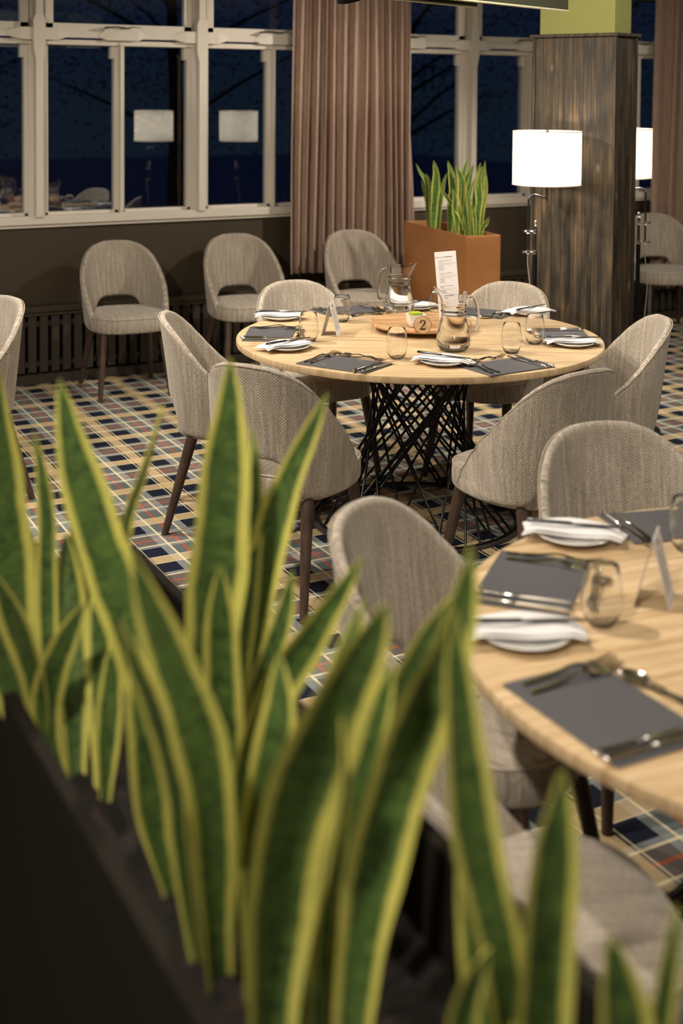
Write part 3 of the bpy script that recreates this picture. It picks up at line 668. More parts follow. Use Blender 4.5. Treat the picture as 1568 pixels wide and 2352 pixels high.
# ------------------------------------------------------------------ turntable, number, bowl, menu, cards
t = thing('lazy_susan', 'round acacia wood turntable in the middle of table 2', 'turntable', (2.880, 4.560, .75))
b = MB(); b.lathe([(.0001, .018), (.195, .018), (.212, .024), (.215, .030), (.213, .037), (.207, .039), (.203, .036), (.198, .0345), (.0001, .0345)], 80, cap0=False, cap1=False); b.obj('board', M['acacia'], t, angle=40)
b = MB(); b.lathe([(.0001, 0), (.09, 0), (.09, .018), (.0001, .018)], 40, cap0=False, cap1=False); b.obj('turning_base', M['leg'], t, angle=40)
zs = .75 + .0348
t = thing('table_number', 'round log slice sign with a dark number 2 on the turntable', 'sign', (2.752, 4.345, zs), R(-22))
b = MB(); ring = []
for yq, s_ in ((-.006, .985), (-.0055, 1.0), (.0055, 1.0), (.006, .985)):
    ring.append([Vector((.0335 * s_ * math.sin(a), yq, .0315 + .0335 * s_ * -math.cos(a) if .0315 - .0335 * math.cos(a) > 0 else 0)) for a in [2 * PI * i / 48 for i in range(48)]])
b.grid(ring, wrap=True); b.add(ring[0] + ring[3], [tuple(range(48)), tuple(reversed(range(48, 96)))])
m = mat('log_slice', (.55, .36, .19), .6); k = NT(m); ob = k.coord('Object'); lg = k.n('VectorMath', operation='LENGTH'); k.l(ob, lg.inputs[0])
k.col(k.ramp(k.noise(ob, 60, 3), [(.3, (.50, .32, .16)), (.7, (.68, .47, .27))])); b.obj('log_slice', m, t, angle=30)
b = MB(); b.tube([Vector((.0338 * math.sin(a), 0, .0315 - .0338 * math.cos(a))) for a in [R(25) + (2 * PI - R(50)) * i / 47 for i in range(48)]], .0032, 7)
b.obj('bark_edge', mat('pale_bark', (.22, .13, .07), .9), t)
b = MB()
def stroke(pts, ws, y=-.0072):
    P = [Vector((p[0], y, p[1])) for p in pts]; vs = []
    for i, p in enumerate(P):
        tt = (P[min(i + 1, len(P) - 1)] - P[max(0, i - 1)]).normalized(); n_ = Vector((-tt.z, 0, tt.x)) * ws[i]
        vs += [p + n_, p - n_, p - n_ + Vector((0, .0015, 0)), p + n_ + Vector((0, .0015, 0))]
    b.add(vs, [(i * 4 + j, i * 4 + (j + 1) % 4, i * 4 + 4 + (j + 1) % 4, i * 4 + 4 + j) for i in range(len(P) - 1) for j in range(4)] + [(0, 1, 2, 3), tuple(len(P) * 4 - 4 + j for j in (3, 2, 1, 0))])
stroke([(-.0085, .043), (-.0095, .0465), (-.006, .051), (.001, .0525), (.0075, .049), (.0088, .0425), (.006, .036), (0, .0295), (-.0065, .023), (-.011, .017)], [.0032, .0024, .0014, .0014, .0024, .0034, .0032, .0022, .0014, .0010])
stroke([(-.012, .0165), (-.005, .0170), (.004, .0160), (.0095, .0162), (.0115, .0225)], [.0018, .0034, .0032, .0026, .0008])
b.lathe([(.0001, 0), (.0034, 0), (.0034, .0015), (.0001, .0015)], 14, c=(0, 0, 0), cap0=False, cap1=False, fn=lambda p: Vector((p.x - .0085, -.0072 + p.z, p.y + .0438)))
b.obj('number_two', M['burnt'], t)['label'] = 'dark burnt number 2'
t = thing('sugar_bowl', 'square white bowl holding yellow and green sachets on the turntable', 'bowl', (2.800, 4.475, zs), R(-15))
def sq(r, z, n=32, e=.35): return [Vector((r * (1 if math.cos(a) > 0 else -1) * abs(math.cos(a)) ** e, r * (1 if math.sin(a) > 0 else -1) * abs(math.sin(a)) ** e, z)) for a in [2 * PI * i / n for i in range(n)]]
b = MB(); b.grid([sq(.022, 0), sq(.030, .004), sq(.033, .02), sq(.037, .045), sq(.0385, .053), sq(.036, .053), sq(.031, .02), sq(.026, .007)], wrap=True); b.add(sq(.022, 0), [tuple(reversed(range(32)))]); b.add(sq(.026, .007), [tuple(range(32))])
b.obj('bowl', M['ceramic'], t, angle=60)
for i in range(9):
    s_ = thing_ = MB(); rnd = random.Random(i); s_.box(-.022, .022, -.0012, .0012, .0, .048)
    o = s_.obj('sugar_sachet', M['sachet'] if i % 3 else M['sachet2'], None, smooth=False)
    o.location = (2.800 + rnd.uniform(-.003, .003) + (i - 4) * .0055 * math.sin(R(15)), 4.475 + (i - 4) * .0055 * math.cos(R(15)), zs + .012); o.rotation_euler = (rnd.uniform(-.12, .12), 0, R(-15) + rnd.uniform(-.1, .1))
    tag(o, '%s paper sachet in the small white bowl, %s from the camera side' % ('yellow' if i % 3 else 'green', ('first', 'second', 'third', 'fourth', 'fifth', 'sixth', 'seventh', 'eighth', 'last')[i]), 'sachet', 'sugar sachets in the bowl')
# tall menu
def text_mesh(body, size, m, parent, loc, rot, name='lettering'):
    cu = bpy.data.curves.new('txt', 'FONT'); cu.body = body; cu.size = size; cu.extrude = .0001; cu.align_x = 'LEFT'
    o = bpy.data.objects.new('txt', cu); COL.objects.link(o); bpy.context.view_layer.update()
    me = bpy.data.meshes.new_from_object(o.evaluated_get(bpy.context.evaluated_depsgraph_get())); bpy.data.objects.remove(o)
    me.materials.clear(); me.materials.append(m); q = bpy.data.objects.new(name, me); COL.objects.link(q); q.parent = parent; q.location = loc; q.rotation_euler = rot; return q
menu = thing('drinks_menu', 'tall narrow white wine list standing behind the jug on the turntable', 'menu', (2.985, 4.492, zs), R(-28.6))
menu.rotation_euler = (R(-3), R(-5), R(-28.6))
b = MB(); b.box(-.0455, .0455, -.0009, .0009, .0, .300); b.obj('card', M['paper'], menu, smooth=False)
b = MB(); b.box(-.043, -.034, -.0013, -.0009, .2755, .2785); b.box(-.001, .030, -.0013, -.0009, .2755, .2785); b.box(-.043, -.034, -.0013, -.0009, .085, .088); b.box(-.001, .030, -.0013, -.0009, .085, .088)
b.obj('green_rule', M['green_ink'], menu, smooth=False)
text_mesh('RED WINES', .0062, M['green_ink'], menu, (-.0325, -.0011, .2748), (PI / 2, 0, 0), 'heading')
rnd = random.Random(2); b = MB(); z = .266
for blk in range(5):
    for li, w_ in enumerate((.052, .016, .070, .048, .020, .020, .020, .022)):
        z -= .0056; x = -.031
        if z < .012 or (.080 < z < .094): continue
        while x < -.031 + w_:
            q = rnd.uniform(.0012, .0048); h = .0011 if li in (2, 3) else .0019
            b.box(x, x + q, -.0012, -.0009, z, z + h * rnd.uniform(.7, 1.1)); x += q + .0011
    z -= .0085
b.obj('small_print', M['ink'], menu, smooth=False)
# tent cards
def tent(label, x, y, rz, group=None, z=.75):
    t = thing('tent_card', label, 'card', (x, y, z), rz); h, w_, sp = .135, .048, .034
    b = MB()
    for s_ in (-1, 1):
        a = [Vector((-w_, s_ * sp, 0)), Vector((w_, s_ * sp, 0)), Vector((w_, 0, h)), Vector((-w_, 0, h))]; n_ = Vector((0, s_ * .0008, 0)); b.add([q for q in a] + [q + n_ for q in a], [(0, 1, 2, 3), (7, 6, 5, 4), (0, 4, 5, 1), (1, 5, 6, 2), (2, 6, 7, 3), (3, 7, 4, 0)])
    b.obj('folded_card', M['paper'], t, smooth=False)
    b = MB(); rn = random.Random(3)
    for s_ in (-1, 1):
        for li in range(13):
            zz = .105 - li * .0066; x0 = -.036
            while x0 < .034 - (.018 if li % 4 == 3 else 0):
                q = rn.uniform(.002, .007); y0 = s_ * (sp * (1 - zz / h) + .0010); y1 = s_ * (sp * (1 - (zz + .002) / h) + .0010)
                b.add([(x0, y0, zz), (x0 + q, y0, zz), (x0 + q, y1, zz + .002), (x0, y1, zz + .002)], [(0, 1, 2, 3)]); x0 += q + .0016
    b.obj('small_print', M['ink'], t, smooth=False)
    b = MB()
    for s_ in (-1, 1):
        zz, z2 = .114, .124; b.add([(-.012, s_ * (sp * (1 - zz / h) + .001), zz), (.012, s_ * (sp * (1 - zz / h) + .001), zz), (.012, s_ * (sp * (1 - z2 / h) + .001), z2), (-.012, s_ * (sp * (1 - z2 / h) + .001), z2)], [(0, 1, 2, 3)])
    b.obj('green_logo', M['green_ink'], t, smooth=False)
    return t
tent('white folded tent card standing on table 2, left of the turntable', 2.492, 4.640, R(50))
tent('white folded tent card standing on the near table by the water glass', 1.760, 1.905, R(41))

# ------------------------------------------------------------------ jugs
def jug(label, x, y, spout, z=.75):
    t = thing('water_jug', label, 'jug', (x, y, z), spout, 'glass jugs of water on table 2')
    def lipfn(p):
        if p.z > .175:
            f = ((p.z - .175) / .06); a = math.atan2(p.y, p.x); g = max(0, math.cos(a)) ** 6; rr = math.hypot(p.x, p.y)
            return Vector((p.x + f * f * g * .026, p.y * (1 - .35 * f * g), p.z + f * f * (.024 * g - .006)))
        return p
    o_ = [(.0001, 0), (.046, 0), (.052, .003), (.060, .016), (.0705, .034), (.0712, .042), (.066, .060), (.0575, .095), (.0505, .128), (.0475, .145), (.0485, .150), (.0515, .154), (.0485, .160), (.0485, .166), (.0512, .170), (.0485, .176), (.0490, .190), (.0515, .205), (.0545, .222), (.0555, .2345)]
    i_ = [(.0535, .235), (.0520, .222), (.0487, .205), (.0462, .190), (.0455, .170), (.0452, .150), (.0475, .128), (.0545, .095), (.063, .060), (.0675, .043), (.0665, .034), (.057, .019), (.048, .010), (.0001, .008)]
    b = MB(); b.lathe(o_ + i_, 56, cap0=False, cap1=False, fn=lipfn); body = b.obj('jug_body', M['glass'], t, angle=60)
    b = MB(); b.lathe([(.0001, .0088), (.047, .0108), (.0562, .0195), (.0657, .0342), (.0667, .043), (.0622, .060), (.0537, .095), (.0467, .128), (.0450, .140), (.0001, .140)], 48, cap0=False, cap1=False); b.obj('water', M['water'], t, angle=40)
    b = MB(); b.tube(spline([(-.050, 0, .205), (-.066, 0, .212), (-.083, 0, .200), (-.094, 0, .160), (-.096, 0, .110), (-.090, 0, .080), (-.080, 0, .082)], 26), [.0065] * 20 + [.006, .0058, .0055, .005, .0045, .004, .003], 10); b.obj('handle', M['glass'], t)
    return t
jug('glass water jug standing behind the turntable, spout to the right', 2.963, 4.872, R(-29))
jug('glass water jug standing in front of the turntable, spout to the left', 2.765, 4.140, R(150))

# ------------------------------------------------------------------ floor lamps
def floor_lamp(label, base, arm_dir, side, zoff=0):
    # base: (x, y) of the thick pole, side: unit vector to the thin tube, arm_dir: vector from the thin tube to the shade axis
    t = thing('floor_lamp', label, 'lamp', (base[0], base[1], 0), 0, 'floor lamps with white drum shades')
    s_ = Vector((*side, 0)).normalized() * .034; a = Vector((*arm_dir, 0))
    b = MB(); b.lathe([(.0001, 0), (.13, 0), (.13, .010), (.125, .014), (.0001, .016)], 48, cap0=False, cap1=False); b.obj('base', M['black_metal'], t, angle=40)
    b = MB(); b.tube([(0, 0, .012), (0, 0, .985)], .011, 16); b.obj('lower_pole', M['black_metal'], t)
    b = MB(); b.tube([(0, 0, .985), (0, 0, 1.115)], .0065, 12); b.obj('upper_pole', M['gunmetal'], t)
    b = MB(); b.lathe([(.0001, 1.110), (.007, 1.110), (.008, 1.116), (.005, 1.120), (.0055, 1.124), (.0078, 1.130), (.0075, 1.137), (.004, 1.141), (.0001, 1.142)], 16, cap0=False, cap1=False); b.obj('finial', M['chrome'], t)
    b = MB(); ax = a.normalized(); zt = 1.270
    pts = [Vector((s_.x, s_.y, .975)), Vector((s_.x, s_.y, zt - .035))]
    for q in range(1, 7): an = PI / 2 * q / 6; pts.append(Vector((s_.x + ax.x * .03 * (1 - math.cos(an)), s_.y + ax.y * .03 * (1 - math.cos(an)), zt - .035 + .03 * math.sin(an))))
    pts.append(Vector((s_.x + a.x, s_.y + a.y, zt - .02))); b.tube(pts, .0052, 10); b.obj('arm', M['gunmetal'], t)
    for z in (1.088, .988):
        b = MB(); b.lathe([(.0105, z - .012), (.0125, z - .010), (.0105, z - .002), (.0105, z + .002), (.013, z + .004), (.013, z + .008), (.008, z + .010)], 14); 
        b.lathe([(.0085, z - .012), (.0105, z - .010), (.008, z - .002), (.008, z + .002), (.0115, z + .004), (.0115, z + .008), (.006, z + .010)], 14, c=(s_.x, s_.y, 0))
        b.tube([(0, 0, z), s_ + Vector((0, 0, z)), s_ * 1.55 + Vector((0, 0, z))], .0035, 8); b.lathe([(.0001, -.006), (.007, -.005), (.007, .005), (.0001, .006)], 10, c=(s_.x * 1.6, s_.y * 1.6, z), cap0=False, cap1=False); b.obj('clamp', M['chrome'], t)
    px, py = s_.x + a.x, s_.y + a.y
    b = MB(); b.tube([(px, py, 1.235), (px, py, 1.36)], .005, 10); b.lathe([(.0001, 1.225), (.005, 1.228), (.006, 1.234), (.004, 1.240), (.0001, 1.241)], 10, c=(px, py, 0), cap0=False, cap1=False); b.obj('stem', M['chrome'], t)
    b = MB(); rr = .164; n = 64; z0, z1 = 1.313, 1.572
    rows = [[Vector((px + r_ * math.cos(2 * PI * i / n), py + r_ * math.sin(2 * PI * i / n), z)) for i in range(n)] for r_, z in ((rr, z0), (rr, (z0 + z1) / 2), (rr, z1), (rr - .0015, z1), (rr - .0015, (z0 + z1) / 2), (rr - .0015, z0), (rr, z0))]
    b.grid(rows, wrap=True); sh = b.obj('lamp_shade', M['shade'], t, angle=40)
    b = MB()
    for z in (z0 + .002, z1 - .002): b.tube([(px + (rr + .0002) * math.cos(2 * PI * i / n), py + (rr + .0002) * math.sin(2 * PI * i / n), z) for i in range(n)], .0022, 6, closed=True)
    b.obj('shade_rim', mat('shade_trim', (.8, .74, .62), .8) if 'shade_trim' not in bpy.data.materials else bpy.data.materials['shade_trim'], sh)
    b = MB()
    for q in range(3):
        an = 2.1 * q + .9; b.tube([(px, py, z1 - .012), (px + rr * math.cos(an), py + rr * math.sin(an), z1 - .006)], .0018, 6)
    b.tube([(px, py, 1.36), (px, py, z1 - .004)], .003, 8); b.lathe([(.0001, z1 - .012), (.007, z1 - .010), (.009, z1 - .004), (.006, z1 + .004), (.0001, z1 + .006)], 12, c=(px, py, 0), cap0=False, cap1=False); b.obj('shade_fitter', M['gunmetal'], sh)
    b = MB(); pts = spline([(s_.x, s_.y, .975), (s_.x, s_.y, .93), (s_.x * 1.0 + .012, s_.y, .84), (s_.x * .9 + .022, s_.y, .74), (s_.x * .8 + .014, s_.y, .62), (s_.x * .8, s_.y, .4), (s_.x * .8 + .01, s_.y + .01, .1), (s_.x * 1.5, s_.y * 1.5 + .03, .02)], 40); b.tube(pts, .0026, 6); b.obj('cord', M['steel'] if False else mat('clear_grey_flex', (.35, .33, .32), .4) if 'clear_grey_flex' not in bpy.data.materials else bpy.data.materials['clear_grey_flex'], t)
    l = bpy.data.lights.new('bulb', 'POINT'); l.energy = LAMP_W; l.color = (1.0, .88, .74); l.shadow_soft_size = .035
    lo = bpy.data.objects.new('bulb', l); COL.objects.link(lo); lo.parent = t; lo.location = (px, py, 1.445)
    b = MB(); b.lathe([(.0001, 1.40), (.012, 1.375), (.013, 1.36), (.0001, 1.358)], 12, c=(px, py, 0), cap0=False, cap1=False); b.obj('bulb_holder', M['gunmetal'], sh)
    return t
floor_lamp('floor lamp with lit white drum shade in front of the wood clad pillar', (3.770, 4.948), (.075, -.040), (-.85, .48))
floor_lamp('floor lamp with lit white drum shade half hidden behind the pillar', (4.515, 5.055), (-.056, .140), (.85, -.48))

# ------------------------------------------------------------------ plants
def leaf(b_pts, width, tw, m, parent, face):
    P = spline(b_pts, 22); n = len(P); L = sum((P[i + 1] - P[i]).length for i in range(n - 1)); b = MB(); acc = 0; rows = []; uvs = []
    base_dir = Vector(face).normalized()
    for i, p in enumerate(P):
        if i: acc += (p - P[i - 1]).length
        t = acc / L; tg = (P[min(i + 1, n - 1)] - P[max(i - 1, 0)]).normalized()
        s_ = base_dir.cross(tg).normalized(); nn = tg.cross(s_).normalized()
        tt = tw + .35 * math.sin(t * 2.6 + tw * 5); s2 = (s_ * math.cos(tt) + nn * math.sin(tt)); n2 = tg.cross(s2).normalized()
        wd = width * .5 * lerp([(0, .50), (.15, .66), (.35, .90), (.55, 1.0), (.72, .90), (.84, .66), (.93, .38), (.98, .15), (1, .02)], t)
        dp = wd * lerp([(0, .75), (.5, .38), (1, .25)], t); th = .0018 + .0022 * (1 - t)
        r = []; u_ = []
        wob = 1 + .05 * math.sin(acc * 38 + tw * 9)
        for f_ in (-1, -.66, -.33, 0, .33, .66, 1):
            r.append(p + s2 * (f_ * wd * wob) + n2 * (dp * (f_ * f_ - .5))); u_.append((.5 + f_ * .5, acc))
        for f_ in (.66, .33, 0, -.33, -.66): r.append(p + s2 * (f_ * wd * wob) + n2 * (dp * (f_ * f_ - .5) - th * 2)); u_.append((.5 + f_ * .5, acc))
        rows.append(r); uvs.append(u_)
    k = len(rows[0]); vs = [q for r in rows for q in r]; fs = []; fu = []
    for i in range(n - 1):
        for j in range(k):
            j2 = (j + 1) % k; fs.append((i * k + j, i * k + j2, (i + 1) * k + j2, (i + 1) * k + j)); fu.append((uvs[i][j], uvs[i][j2], uvs[i + 1][j2], uvs[i + 1][j]))
    b.add(vs, fs, fu); o = b.obj('leaf', m, parent, angle=80); md = o.modifiers.new('sub', 'SUBSURF'); md.levels = md.render_levels = 1; return o
def plants(data, labels, m, face, group, soil):
    for key, label in labels.items():
        ls = [d for d in data if d[0] == key]; c = sum((Vector(d[1][0]) for d in ls), Vector()) / len(ls); c.z = soil
        t = thing('snake_plant', label, 'plant', c, 0, group)
        for d in ls:
            pts = [Vector(p) - c for p in d[1]]; pts[0].z = min(pts[0].z, -.01); leaf(pts, d[2], d[3], m, t, face)
LEAVES = [
 ('far',[(0.561,1.847,0.72),(0.572,1.897,0.851),(0.577,1.937,0.959),(0.582,1.972,1.055)],0.066,0.3),
 ('far',[(0.586,1.806,0.72),(0.596,1.839,0.81),(0.605,1.874,0.908),(0.612,1.906,0.998)],0.055,-0.3),
 ('far',[(0.524,1.894,0.72),(0.524,1.943,0.843),(0.528,1.989,0.97),(0.528,2.028,1.078)],0.067,0.1),
 ('far',[(0.584,1.781,0.72),(0.592,1.794,0.784),(0.601,1.808,0.855),(0.612,1.823,0.934)],0.045,0.5),
 ('mid',[(0.692,1.66,0.72),(0.698,1.695,0.804),(0.707,1.728,0.892),(0.721,1.758,0.983)],0.059,0.3),
 ('far',[(0.52,1.929,0.711),(0.509,1.935,0.794),(0.494,1.943,0.924),(0.485,1.948,1.027),(0.477,1.953,1.129),(0.47,1.956,1.23),(0.47,1.956,1.339)],0.089,0.2),
 ('far',[(0.542,1.899,0.72),(0.54,1.908,0.792),(0.539,1.92,0.89),(0.54,1.932,1.002),(0.543,1.939,1.088),(0.538,1.951,1.168),(0.528,1.963,1.231)],0.037,0.5),
 ('far',[(0.528,1.907,0.72),(0.516,1.887,0.807),(0.502,1.872,0.877),(0.483,1.862,0.938),(0.462,1.853,0.998),(0.435,1.844,1.064)],0.06,-0.3),
 ('far',[(0.52,1.905,0.702),(0.506,1.9,0.769),(0.486,1.899,0.829),(0.46,1.897,0.909),(0.434,1.895,0.988)],0.063,0.2),
 ('far',[(0.544,1.87,0.72),(0.527,1.868,0.779),(0.519,1.861,0.838),(0.526,1.846,0.896),(0.542,1.826,0.953),(0.56,1.805,1.005)],0.056,0.3),
 ('far',[(0.582,1.893,0.72),(0.588,1.89,0.789),(0.594,1.887,0.851),(0.6,1.883,0.907)],0.019,1.2),
 ('far',[(0.612,1.921,0.72),(0.619,1.951,0.819),(0.62,1.98,0.907),(0.615,2.008,0.984),(0.611,2.035,1.063)],0.045,0.2),
 ('mid',[(0.678,1.692,0.72),(0.653,1.706,0.81),(0.623,1.722,0.913),(0.598,1.736,1.015),(0.573,1.749,1.097),(0.549,1.763,1.186),(0.53,1.773,1.267),(0.517,1.78,1.349)],0.085,0.1),
 ('mid',[(0.677,1.706,0.72),(0.66,1.732,0.797),(0.623,1.78,0.928),(0.618,1.803,1.033),(0.629,1.812,1.114),(0.652,1.813,1.176),(0.672,1.813,1.233),(0.688,1.814,1.284)],0.033,0.9),
 ('mid',[(0.592,1.522,0.72),(0.57,1.534,0.807),(0.563,1.538,0.893),(0.555,1.542,0.979),(0.545,1.548,1.054)],0.059,0.3),
 ('mid',[(0.57,1.392,0.72),(0.555,1.383,0.784),(0.538,1.366,0.877),(0.523,1.348,0.968),(0.504,1.337,1.038),(0.476,1.33,1.11),(0.45,1.321,1.18)],0.044,-0.4),
 ('mid',[(0.58,1.343,0.72),(0.567,1.327,0.838),(0.555,1.312,0.952),(0.533,1.304,1.047),(0.506,1.302,1.123),(0.478,1.3,1.197),(0.456,1.297,1.264)],0.07,0.2),
 ('mid',[(0.706,1.628,0.72),(0.694,1.634,0.846),(0.69,1.637,0.94),(0.694,1.635,1.033),(0.702,1.63,1.127),(0.707,1.627,1.219),(0.712,1.625,1.312),(0.714,1.624,1.39)],0.097,0),
 ('mid',[(0.722,1.62,0.72),(0.735,1.642,0.832),(0.746,1.658,0.919),(0.761,1.672,1.007),(0.777,1.686,1.096),(0.789,1.702,1.187),(0.792,1.719,1.265)],0.039,0.3),
 ('mid',[(0.747,1.669,0.72),(0.757,1.677,0.863),(0.771,1.679,0.97),(0.788,1.677,1.045),(0.804,1.675,1.115),(0.826,1.67,1.185),(0.853,1.661,1.248),(0.883,1.652,1.316)],0.062,-0.2),
 ('mid',[(0.733,1.614,0.72),(0.75,1.624,0.837),(0.766,1.627,0.915),(0.785,1.626,0.968),(0.801,1.625,1.016),(0.814,1.627,1.072)],0.047,0.2),
 ('mid',[(0.708,1.603,0.72),(0.697,1.594,0.827),(0.688,1.586,0.918),(0.682,1.579,0.996),(0.677,1.572,1.059),(0.674,1.565,1.124)],0.064,0.1),
 ('near',[(0.644,1.444,0.72),(0.649,1.441,0.805),(0.658,1.436,0.89),(0.672,1.429,0.957),(0.693,1.417,1.016),(0.72,1.403,1.063),(0.741,1.391,1.103),(0.762,1.379,1.142),(0.782,1.368,1.18)],0.062,0.1),
 ('near',[(0.574,1.195,0.72),(0.574,1.185,0.822),(0.576,1.175,0.908),(0.581,1.164,0.983),(0.594,1.151,1.046),(0.61,1.135,1.105),(0.629,1.118,1.163),(0.644,1.105,1.206),(0.653,1.095,1.246)],0.102,0.1),
 ('near',[(0.617,1.207,0.72),(0.633,1.231,0.848),(0.646,1.246,0.936),(0.661,1.254,1.004),(0.68,1.26,1.072),(0.703,1.261,1.128),(0.726,1.262,1.179)],0.046,0.4),
 ('near',[(0.687,1.246,0.72),(0.707,1.258,0.835),(0.723,1.263,0.906),(0.742,1.266,0.973),(0.764,1.264,1.025),(0.789,1.261,1.076),(0.818,1.256,1.127),(0.851,1.248,1.173)],0.058,0.2),
 ('near',[(0.648,1.155,0.72),(0.656,1.151,0.821),(0.665,1.146,0.898),(0.678,1.139,0.969),(0.694,1.13,1.035),(0.712,1.12,1.097),(0.734,1.108,1.153),(0.75,1.099,1.219),(0.757,1.095,1.286)],0.077,-0.1),
 ('near',[(0.634,1.198,0.72),(0.643,1.206,0.811),(0.655,1.209,0.879),(0.671,1.21,0.948),(0.691,1.208,1.013),(0.711,1.205,1.069),(0.729,1.203,1.125)],0.058,0.3),
 ('near',[(0.651,1.226,0.72),(0.638,1.188,0.862),(0.635,1.162,0.945),(0.631,1.139,1.019),(0.623,1.122,1.08),(0.613,1.11,1.129)],0.037,1.0),
 ('near',[(0.603,1.29,0.72),(0.616,1.319,0.828),(0.628,1.333,0.895),(0.644,1.344,0.959),(0.661,1.355,1.025),(0.667,1.369,1.082)],0.067,0.2),
 ('front',[(0.741,0.978,0.72),(0.736,0.981,0.831),(0.725,0.986,0.919),(0.712,0.994,0.98),(0.7,1.0,1.041),(0.693,1.004,1.101),(0.688,1.007,1.157),(0.683,1.01,1.213),(0.681,1.011,1.266)],0.06,0.1),
 ('front',[(0.711,0.966,0.72),(0.714,0.987,0.835),(0.712,1.0,0.901),(0.709,1.013,0.961),(0.703,1.027,1.017)],0.061,0.2),
 ('front',[(0.728,0.929,0.72),(0.73,0.928,0.869),(0.732,0.927,0.953),(0.735,0.925,1.016),(0.739,0.923,1.079),(0.743,0.921,1.132)],0.072,0.1),
 ('front',[(0.771,0.854,0.72),(0.773,0.853,0.823),(0.768,0.855,0.904),(0.761,0.86,0.961),(0.753,0.864,1.006)],0.072,0.1),
 ('front',[(0.794,0.868,0.72),(0.803,0.863,0.845),(0.812,0.858,0.916),(0.818,0.855,0.97),(0.822,0.853,1.017)],0.034,0.2),
 ('front',[(0.668,0.961,0.72),(0.656,0.956,0.814),(0.652,0.947,0.901),(0.657,0.938,0.946),(0.667,0.927,0.983)],0.042,0.5),
]
WINDOW_LEAVES = [
 ('a',[(4.372,6.834,0.918),(4.36,6.841,1.038),(4.36,6.841,1.128),(4.348,6.847,1.194),(4.316,6.865,1.248),(4.295,6.877,1.298)],0.036,0.03),
 ('a',[(4.379,6.846,0.917),(4.368,6.852,1.007),(4.357,6.858,1.085),(4.343,6.865,1.145),(4.332,6.871,1.199)],0.027,0.06),
 ('a',[(4.398,6.864,0.902),(4.387,6.871,1.005),(4.386,6.871,1.095),(4.388,6.87,1.174),(4.371,6.879,1.234)],0.045,-0.26),
 ('a',[(4.381,6.804,0.915),(4.385,6.802,1.011),(4.39,6.799,1.101),(4.394,6.797,1.172),(4.393,6.797,1.244),(4.38,6.805,1.321)],0.068,0.2),
 ('a',[(4.415,6.813,0.906),(4.43,6.805,1.039),(4.445,6.797,1.141),(4.454,6.792,1.195),(4.47,6.783,1.243)],0.036,-0.16),
 ('a',[(4.461,6.872,0.899),(4.47,6.867,1.002),(4.48,6.862,1.056),(4.485,6.859,1.111)],0.036,-0.02),
 ('b',[(4.388,6.62,0.903),(4.392,6.618,1.056),(4.401,6.613,1.144),(4.395,6.616,1.208),(4.384,6.622,1.272),(4.371,6.63,1.328)],0.064,-0.01),
 ('b',[(4.485,6.545,0.883),(4.458,6.56,1.029),(4.439,6.57,1.116),(4.438,6.571,1.187),(4.425,6.578,1.245),(4.404,6.589,1.3)],0.07,-0.21),
 ('b',[(4.475,6.55,0.883),(4.438,6.57,0.976),(4.396,6.593,1.046),(4.354,6.616,1.104),(4.318,6.636,1.159)],0.041,0.22),
 ('b',[(4.412,6.572,0.895),(4.406,6.575,0.953),(4.395,6.581,1.029),(4.394,6.581,1.105),(4.378,6.59,1.158)],0.049,0.14),
 ('b',[(4.435,6.576,0.905),(4.439,6.574,1.058),(4.443,6.572,1.175),(4.447,6.569,1.245),(4.459,6.563,1.303),(4.478,6.552,1.362)],0.038,-0.26),
 ('b',[(4.45,6.577,0.904),(4.454,6.575,1.057),(4.458,6.573,1.145),(4.463,6.571,1.203),(4.483,6.56,1.25),(4.508,6.546,1.312)],0.055,0.05),
 ('c',[(4.379,6.36,0.907),(4.362,6.368,1.02),(4.351,6.374,1.106),(4.356,6.372,1.191),(4.365,6.367,1.254),(4.382,6.358,1.316)],0.04,-0.28),
 ('c',[(4.451,6.384,0.912),(4.46,6.38,1.016),(4.474,6.372,1.119),(4.475,6.371,1.199),(4.469,6.374,1.274),(4.471,6.373,1.339)],0.034,-0.02),
 ('c',[(4.422,6.383,0.902),(4.426,6.381,1.005),(4.435,6.376,1.097),(4.429,6.379,1.177),(4.434,6.377,1.246),(4.448,6.369,1.309)],0.063,0.23),
 ('c',[(4.412,6.388,0.914),(4.406,6.392,1.017),(4.41,6.39,1.131),(4.421,6.383,1.229),(4.428,6.38,1.286),(4.44,6.373,1.331)],0.034,0.25),
 ('c',[(4.399,6.359,0.917),(4.393,6.362,0.974),(4.387,6.365,1.031),(4.387,6.366,1.077)],0.028,0.18),
 ('c',[(4.422,6.352,0.9),(4.436,6.344,0.934),(4.456,6.334,0.963),(4.473,6.324,1.003)],0.034,0.26),
 ('c',[(4.446,6.388,0.912),(4.455,6.383,1.015),(4.46,6.381,1.096),(4.469,6.376,1.188),(4.468,6.377,1.262)],0.04,-0.24),
 ('c',[(4.358,6.352,0.988),(4.347,6.358,1.079),(4.352,6.355,1.147),(4.366,6.348,1.204),(4.39,6.334,1.255)],0.025,-0.17),
]
plants(LEAVES, {'far': 'variegated snake plant at the far left end of the dark trough', 'mid': 'tall variegated snake plant in the middle left of the dark trough, reaching highest',
 'near': 'variegated snake plant in the centre foreground of the trough, in front of the left chair', 'front': 'variegated snake plant at bottom right of the trough, nearest the camera'}, M['leaf'], (-.48, -.87, .15), 'snake plants in the dark trough', .72)
plants(WINDOW_LEAVES, {'a': 'variegated snake plant in the terracotta planter, nearest the curtain', 'b': 'variegated snake plant in the middle of the terracotta planter',
 'c': 'variegated snake plant in the terracotta planter, nearest the pillar'}, M['leaf2'], (-.5, -.86, .1), 'snake plants in the terracotta planter', .84)
